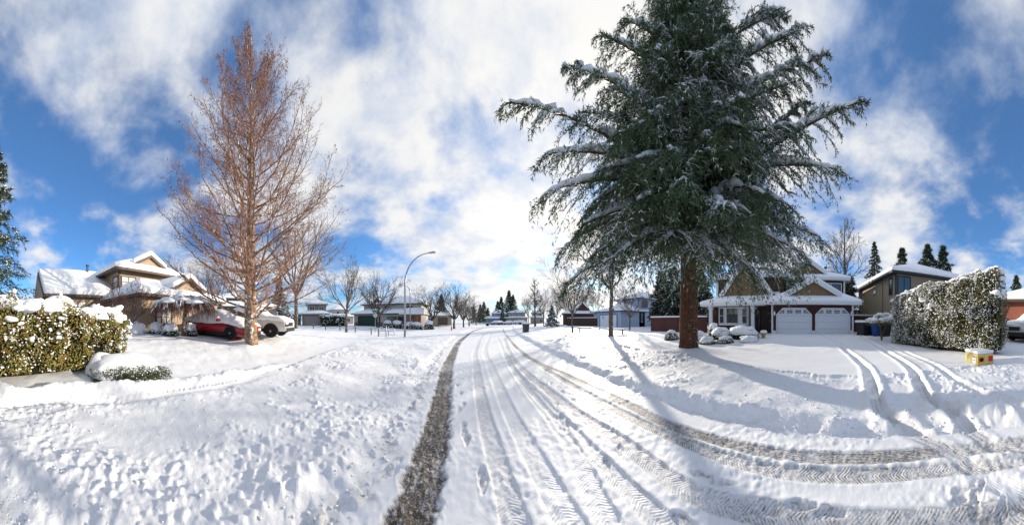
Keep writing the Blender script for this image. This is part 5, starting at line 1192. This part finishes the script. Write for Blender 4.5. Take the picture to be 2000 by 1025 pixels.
hd = math.radians(30)
RC = vplace(429, 12.9)
car('red_car', 'red car blanketed in snow parked behind the redwood trunk', 'car', (RC[0], RC[1], RC[2]+.02), math.radians(25), 1.84, .20, (-2.3, 2.35),
    ([-2.3, -1.6, .9, 1.7, 2.35], [.98, .98, .92, .84, .66]), ([-2.3, -1.9, -1.0, .0, .5, 1.5, 2.35], [.95, 1.05, 1.38, 1.44, 1.36, .92, .6]), (-1.42, 1.46), .335, 'paint_red', .20, mirror_x=.72, seed=3, tilt=math.radians(1.0))
TKp = vplace(490, 14.4)
car('white_pickup', 'white pickup truck under snow with its nose right of the redwood trunk', 'truck', TKp, math.radians(29), 1.98, .38, (-2.8, 2.75),
    ([-2.8, -1, 1.2, 2.2, 2.75], [1.18, 1.18, 1.16, 1.10, .98]), ([-2.8, -1.3, -.9, -.3, .6, 1.4, 2.75], [1.1, 1.2, 1.72, 1.80, 1.74, 1.18, .9]), (-1.85, 1.82), .40, 'paint_white', .20, mirror_x=.95, seed=4, grille=True)
TKr = at(1984, 13.0)
car('parked_truck', 'snowy blue grey truck front peeking past the tall hedge at right', 'truck', (TKr[0]-.35, TKr[1]-2.4, .45), math.radians(82), 1.95, .38, (-2.6, 2.6),
    ([-2.6, -1, 1.2, 2.2, 2.6], [1.18, 1.18, 1.16, 1.10, 1.0]), ([-2.6, -1.3, -.9, -.3, .6, 1.4, 2.6], [1.1, 1.2, 1.72, 1.80, 1.74, 1.18, .9]), (-1.8, 1.75), .40, 'sign_back', .22, seed=5, grille=True)
first = None; GCs = 'snow covered cars at the far end of the street'
for k, (px, D, rz, lb) in enumerate(((968, 88, 2.6, 'far car buried in snow left of the narrow dark fir'), (992, 92, 3.0, 'far car buried in snow right of the narrow dark fir'), (1010, 94, .3, 'far car under snow left of the far snowy van'), (1023, 90, .5, 'far car under snow nearest the thin tall tree'), (977, 90, 1.6, 'far reddish car half hidden left of the narrow dark fir'))):
    u, v = at(px, D); 
    car('snowy_car', lb, 'car', (u, v, .22), rz, 1.8, .25, (-2.2, 2.2), ([-2.2, 2.2], [.9, .8]), ([-2.2, -1.9, -1.2, .3, 1.3, 2.2], [.9, 1.0, 1.42, 1.45, .9, .7]), (-1.35, 1.35), .33, ('plastic_grey', 'sign_back', 'paint_white', 'plastic_black', 'paint_red')[k], .25, seed=10+k)['group'] = GCs

# ------------------------------------------------------------------ street furniture
def lamp(label, px, D, Hh, arm, dirx, z=.1):
    u, v = at(px, D); T = thing('street_lamp', label, 'street lamp', (u, v, z), dirx, 'street lamps')
    pts = [(0, 0, -.1), (0, 0, Hh-arm*1.15)]+[(arm*(1-math.cos(q))*1.0, 0, Hh-arm*1.15+arm*1.15*math.sin(q)) for q in np.linspace(.12, math.pi/2, 12)]
    MB().tube(pts, [.10]+[.085]+list(np.linspace(.08, .045, 12)), 10).build('pole', 'galvanised', T, True)
    MB().lathe([(.17, 0), (.17, .05), (.12, .08), (.11, .5)], 12).build('base', 'galvanised', T, True)
    h = MB().add([(arm-.05, -.07, Hh-.03), (arm+.75, -.13, Hh-.02), (arm+.75, .13, Hh-.02), (arm-.05, .07, Hh-.03), (arm-.05, -.05, Hh+.07), (arm+.6, -.09, Hh+.13), (arm+.6, .09, Hh+.13), (arm-.05, .05, Hh+.07)], [(0, 3, 2, 1), (4, 5, 6, 7), (0, 1, 5, 4), (1, 2, 6, 5), (2, 3, 7, 6), (3, 0, 4, 7)]).build('lamp_head', 'galvanised', T, False, .02, 2)
    MB().box((arm+.15, -.09, Hh-.06), (arm+.68, .09, Hh-.03)).build('lens', 'lamp_glass', h)
lamp('tall grey curved arm street lamp nearest, arm reaching right over the road', 791, 21.0, 8.0, 2.35, math.radians(-6))
lamp('farther grey street lamp with arm curving left, before the cream house', 801, 37.0, 7.8, 1.2, math.radians(178))
# street name sign with the back of a stop sign
u, v = at(733, 27); T = thing('street_sign', 'green street name sign above the back of a stop sign on a post', 'sign', (u, v, gz(u, v)), math.radians(20))
MB().box((-.03, -.03, -.2), (.03, .03, 2.6)).build('post', 'galvanised', T)
MB().box((-.42, -.015, 2.62), (.30, .015, 2.84)).box((-.02, -.30, 2.86), (.02, .36, 3.08)).build('name_plate', 'sign_green', T)
oct_ = [(.30*math.cos(math.pi/8+k*math.pi/4), 2.15+.30*math.sin(math.pi/8+k*math.pi/4)) for k in range(8)]; MB().prism(oct_, .02, (0, -.055, 0)).build('stop_sign_back', 'sign_back', T)
V, Fc = blob(np.random.RandomState(1), (-.06, 0, 2.84), .34, .05, .07, .1); link('snow', np_mesh('snow', V, Fc), 'snow', T, True)
# barrier gate frames and chain posts
def gate(label, px, D, w_, rz):
    u, v = at(px, D); T = thing('barrier_gate', label, 'gate', (u, v, gz(u, v)-.1), rz, 'path barrier gates')
    MB().tube([(0, 0, 0), (0, 0, 1.15)], .05, 8).build('post', 'galvanised', T, True)
    m = MB()
    for z in (.22, .58, .94): m.tube([(.04, 0, z), (w_, 0, z)], .022, 6)
    m.build('rail', 'galvanised', T, True); MB().tube([(w_, 0, .2), (w_, 0, .96)], .024, 6).build('upright', 'galvanised', T, True)
gate('left of two tubular barrier gates by the nearest street lamp', 754, 22.5, .85, math.radians(165)); gate('right of two tubular barrier gates by the nearest street lamp', 758.5, 22.3, .95, math.radians(-32))
GP = 'chain posts along the snowy path'; pp = []
order = ('leftmost', 'second', 'third', 'fourth', 'fifth', 'last')
for k, (px, D, hh) in enumerate(((612, 29, .85), (636, 27.5, .85), (664, 26, .85), (694, 25, .9), (725, 23.5, .95), (739, 21.5, 1.0))):
    u, v = at(px, D); z = gz(u, v); T = thing('chain_post', order[k]+' grey chain post left of the barrier gates, counted from the left', 'post', (u, v, z-.2), 0, GP)
    MB().lathe([(.055, 0), (.055, hh-.03), (.03, hh)], 8).build('post', 'metal_dark', T, True)
    V, Fc = blob(np.random.RandomState(k), (0, 0, hh), .06, .06, .05, .1); link('snow', np_mesh('snow', V, Fc), 'snow', T, True); pp.append((u, v, z-.2+hh-.15))
for k in range(4):
    a, b = pp[k], pp[k+1]; s = np.linspace(0, 1, 10); P_ = [(a[0]+(b[0]-a[0])*t, a[1]+(b[1]-a[1])*t, a[2]+(b[2]-a[2])*t-.22*math.sin(math.pi*t)) for t in s]
    tag(MB().tube(P_, .016, 5).build('chain', 'metal_dark', None, True), ('first', 'second', 'third', 'fourth')[k]+' sagging chain between posts, counted from the left', 'chain', 'chains between the posts')
# hydrant
def hydrant(label, px, D):
    u, v = at(px, D); T = thing('fire_hydrant', label, 'hydrant', (u, v, gz(u, v)-.05))
    MB().lathe([(.13, 0), (.13, .06), (.10, .08), (.10, .5), (.14, .52), (.14, .57), (.10, .66), (.04, .73), (.03, .78)], 12).build('barrel', 'hydrant_red', T, True)
    MB().lathe([(.05, -.18), (.05, .18)], 10, (0, 0, .42), 'y').build('outlet', 'hydrant_red', T, True)
    V, Fc = blob(np.random.RandomState(2), (0, 0, .7), .12, .12, .12, .1); link('snow', np_mesh('snow', V, Fc), 'snow', T, True)
hydrant('small red fire hydrant on the left verge before the bare street trees', 882, 36)
# wheelie bins
def bin_(label, px, D, m, w_=.6, h=1.0, rz=0., group=None, sn=.16):
    u, v = at(px, D); T = thing('waste_bin', label, 'bin', (u, v, gz(u, v)-.04), rz, group); a, b = w_/2*.82, w_/2
    MB().add([(-a, -a, 0), (a, -a, 0), (a, a, 0), (-a, a, 0), (-b, -b, h), (b, -b, h), (b, b, h), (-b, b, h)], [(0, 3, 2, 1), (4, 5, 6, 7), (0, 1, 5, 4), (1, 2, 6, 5), (2, 3, 7, 6), (3, 0, 4, 7)]).build('body', m, T, False, .02, 2)
    MB().box((-b-.04, -b-.04, h+.003), (b+.04, b+.04, h+.06)).build('lid', m, T, False, .02, 2)
    MB().box((-b-.06, -b-.06, h+.062), (b+.06, b+.06, h+.07+sn)).build('snow', 'snow', T, True, .06, 3)
    for s in (-1, 1): MB().lathe([(.10, -.03), (.10, .03)], 12, (s*a*.8, b*.9, .1), 'y').build('wheel', 'rubber', T, True)
bin_('dark grey wheelie bin standing on the right verge before the park', 1027, 29, 'plastic_grey', .72, 1.1, .2)
bin_('black wheelie bin with snowy lid right of the garage', 1690, 15.6, 'plastic_black', 1.0, .92, .3)
bin_('blue recycling bin behind the crooked snowy tree', 1712, 15.0, 'plastic_blue', .6, .85, .2, None, .1)
bin_('black bin between crooked snowy tree and olive house', 1727, 15.0, 'plastic_black', .75, .9, .2, None, .12)
bin_('small grey bin beside the forked bare tree', 568, 25.5, 'plastic_grey', .5, .7, .1)
bin_('tiny dark cart bin at the left road edge far off', 952, 74, 'plastic_black', .9, 1.0, .1)
# benches
def bench(label, px, D, w_, rz):
    u, v = at(px, D); T = thing('park_bench', label, 'bench', (u, v, gz(u, v)-.02), rz, 'backless park benches')
    for k in range(3): MB().box((-w_/2, -.22+.15*k, .42), (w_/2, -.22+.15*k+.135, .48)).build('slat', 'wood', T)
    for s in (-1, 1): MB().box((s*(w_/2-.25)-.06, -.18, -.1), (s*(w_/2-.25)+.06, .18, .415)).build('leg', 'wood', T)
    MB().box((-w_/2-.01, -.24, .484), (w_/2+.01, .24, .60)).build('snow', 'snow', T, True, .05, 3)
bench('low wooden bench with snow on its seat, left of two in the park', 1142, 25.5, 1.75, math.radians(-30)); bench('low wooden bench right behind the thick maple trunk', 1203, 20.5, 1.75, math.radians(-46))
u, v = at(1170, 24); T = thing('bollard', 'black marker post with yellow top between the two benches', 'post', (u, v, gz(u, v)-.05))
MB().lathe([(.065, 0), (.065, .5)], 10).build('shaft', 'plastic_black', T, True); MB().lathe([(.068, .5), (.068, .66), (.04, .70)], 10).build('yellow_band', 'post_yellow', T, True)
# electrical box
u, v = at(1912, 7.45); T = thing('electrical_box', 'yellow electrical box with warning labels and snow on top by the tall hedge', 'box', (u, v, gz(u, v)-.04), math.atan2(-v, -u)-math.radians(58))
w0, d0, h0 = .40, .30, .46                                  # local +x faces left of the camera, +y the other visible side
MB().box((-d0, -w0, 0), (d0, w0, h0)).build('cabinet', 'box_yellow', T, False, .012, 2)
MB().box((d0+.002, -w0+.05, .05), (d0+.016, w0-.05, h0-.04)).build('door', 'box_yellow', T, False, .005, 1)
MB().box((-d0-.02, -w0-.02, h0+.002), (d0+.02, w0+.02, h0+.13)).build('snow', 'snow', T, True, .055, 3); T.scale = (1.05, 1.05, .78)
lb = MB().box((d0+.018, w0-.30, .10), (d0+.022, w0-.09, .36)).build('label_plate', 'label_white', T)
MB().box((d0+.023, w0-.30, .31), (d0+.025, w0-.09, .36)).build('red_stripe', 'label_red', lb); MB().box((d0+.023, w0-.28, .19), (d0+.025, w0-.11, .225)).build('blue_stripe', 'label_blue', lb)
lo = MB().box((.04, w0+.002, .10), (d0-.02, w0+.006, .36)).build('warning_label', 'label_orange', T)
MB().lathe([(.085, 0), (.085, .002), (.068, .002), (.068, 0)], 20, (d0/2+.01, w0+.008, .23), 'y').build('ring', 'ink', lo)
bolt = [(.175, .285), (.14, .225), (.158, .228), (.135, .18), (.185, .24), (.165, .238)]; MB().prism(bolt, .002, (0, w0+.009, 0)).build('bolt_mark', 'ink', lo)
MB().box((-d0+.03, w0+.002, .12), (-d0+.20, w0+.006, .36)).build('red_label', 'label_red', T)
# planter urn
u, v = at(1491, 14.2); T = thing('planter_urn', 'tan planter urn topped with snow at the maroon house path', 'planter', (u, v, gz(u, v)-.03))
MB().lathe([(.16, 0), (.16, .06), (.12, .10), (.13, .22), (.20, .38), (.22, .42), (.18, .42)], 16).build('urn', 'pot', T, True); S = Soup(); S.add(*blob(np.random.RandomState(6), (0, 0, .42), .24, .24, .16, .15)); S.build('snow', 'snow', T, True)
# basketball hoop
u, v = at(474, 19.5); T = thing('basketball_hoop', 'basketball hoop with clear backboard above the red car', 'hoop', (u, v, gz(u, v)), math.radians(35))
MB().tube([(0, .6, -.1), (0, .6, 2.6), (0, .1, 3.0)], .055, 8).build('pole', 'metal_dark', T, True)
fr = MB()
for a, b in (((-.6, 0, 2.75), (.6, .04, 2.8)), ((-.6, 0, 3.5), (.6, .04, 3.55)), ((-.6, 0, 2.8), (-.55, .04, 3.5)), ((.55, 0, 2.8), (.6, .04, 3.5)), ((-.25, -.01, 2.95), (.25, -.005, 2.98)), ((-.25, -.01, 3.3), (.25, -.005, 3.33)), ((-.25, -.01, 2.98), (-.22, -.005, 3.3)), ((.22, -.01, 2.98), (.25, -.005, 3.3))): fr.box(a, b)
fr.build('frame', 'metal_dark', T); MB().box((-.55, .01, 2.8), (.55, .03, 3.5)).build('backboard', 'glass_curtain', T)
rg = [(.22*math.cos(q), -.26+.22*math.sin(q), 2.9) for q in np.linspace(0, 2*math.pi, 17)]; MB().tube(rg, .012, 5).build('rim', 'hydrant_red', T)
nt = MB()
for q in np.linspace(0, 2*math.pi, 12, endpoint=False): nt.tube([(.22*math.cos(q), -.26+.22*math.sin(q), 2.89), (.12*math.cos(q+.4), -.26+.12*math.sin(q+.4), 2.5)], .008, 3)
nt.build('net', 'label_white', T)['kind'] = 'stuff'
# far lime sign and ball lamp
u, v = at(952, 90); T = thing('lime_sign', 'bright lime diamond sign at the far street end', 'sign', (u, v, .2)); MB().box((-.04, 0, 0), (.04, .06, 3.2)).build('post', 'galvanised', T); MB().prism([(-.6, 3.2), (0, 2.6), (.6, 3.2), (0, 3.8)], .03, (0, -.05, 0)).build('plate', 'sign_lime', T)
u, v = at(569, 38); T = thing('globe_lamp', 'garden lamp with three globes left of the forked bare tree', 'lamp', (u, v, gz(u, v))); MB().tube([(0, 0, -.1), (0, 0, 1.9)], .04, 8).build('post', 'metal_dark', T, True)
for x, z in ((-.3, 1.8), (.3, 1.8), (0, 2.1)): MB().lathe([(.02, z-.14), (.12, z-.08), (.15, z), (.12, z+.08), (.02, z+.14)], 12, (x, 0, 0)).build('globe', 'label_white', T, True)
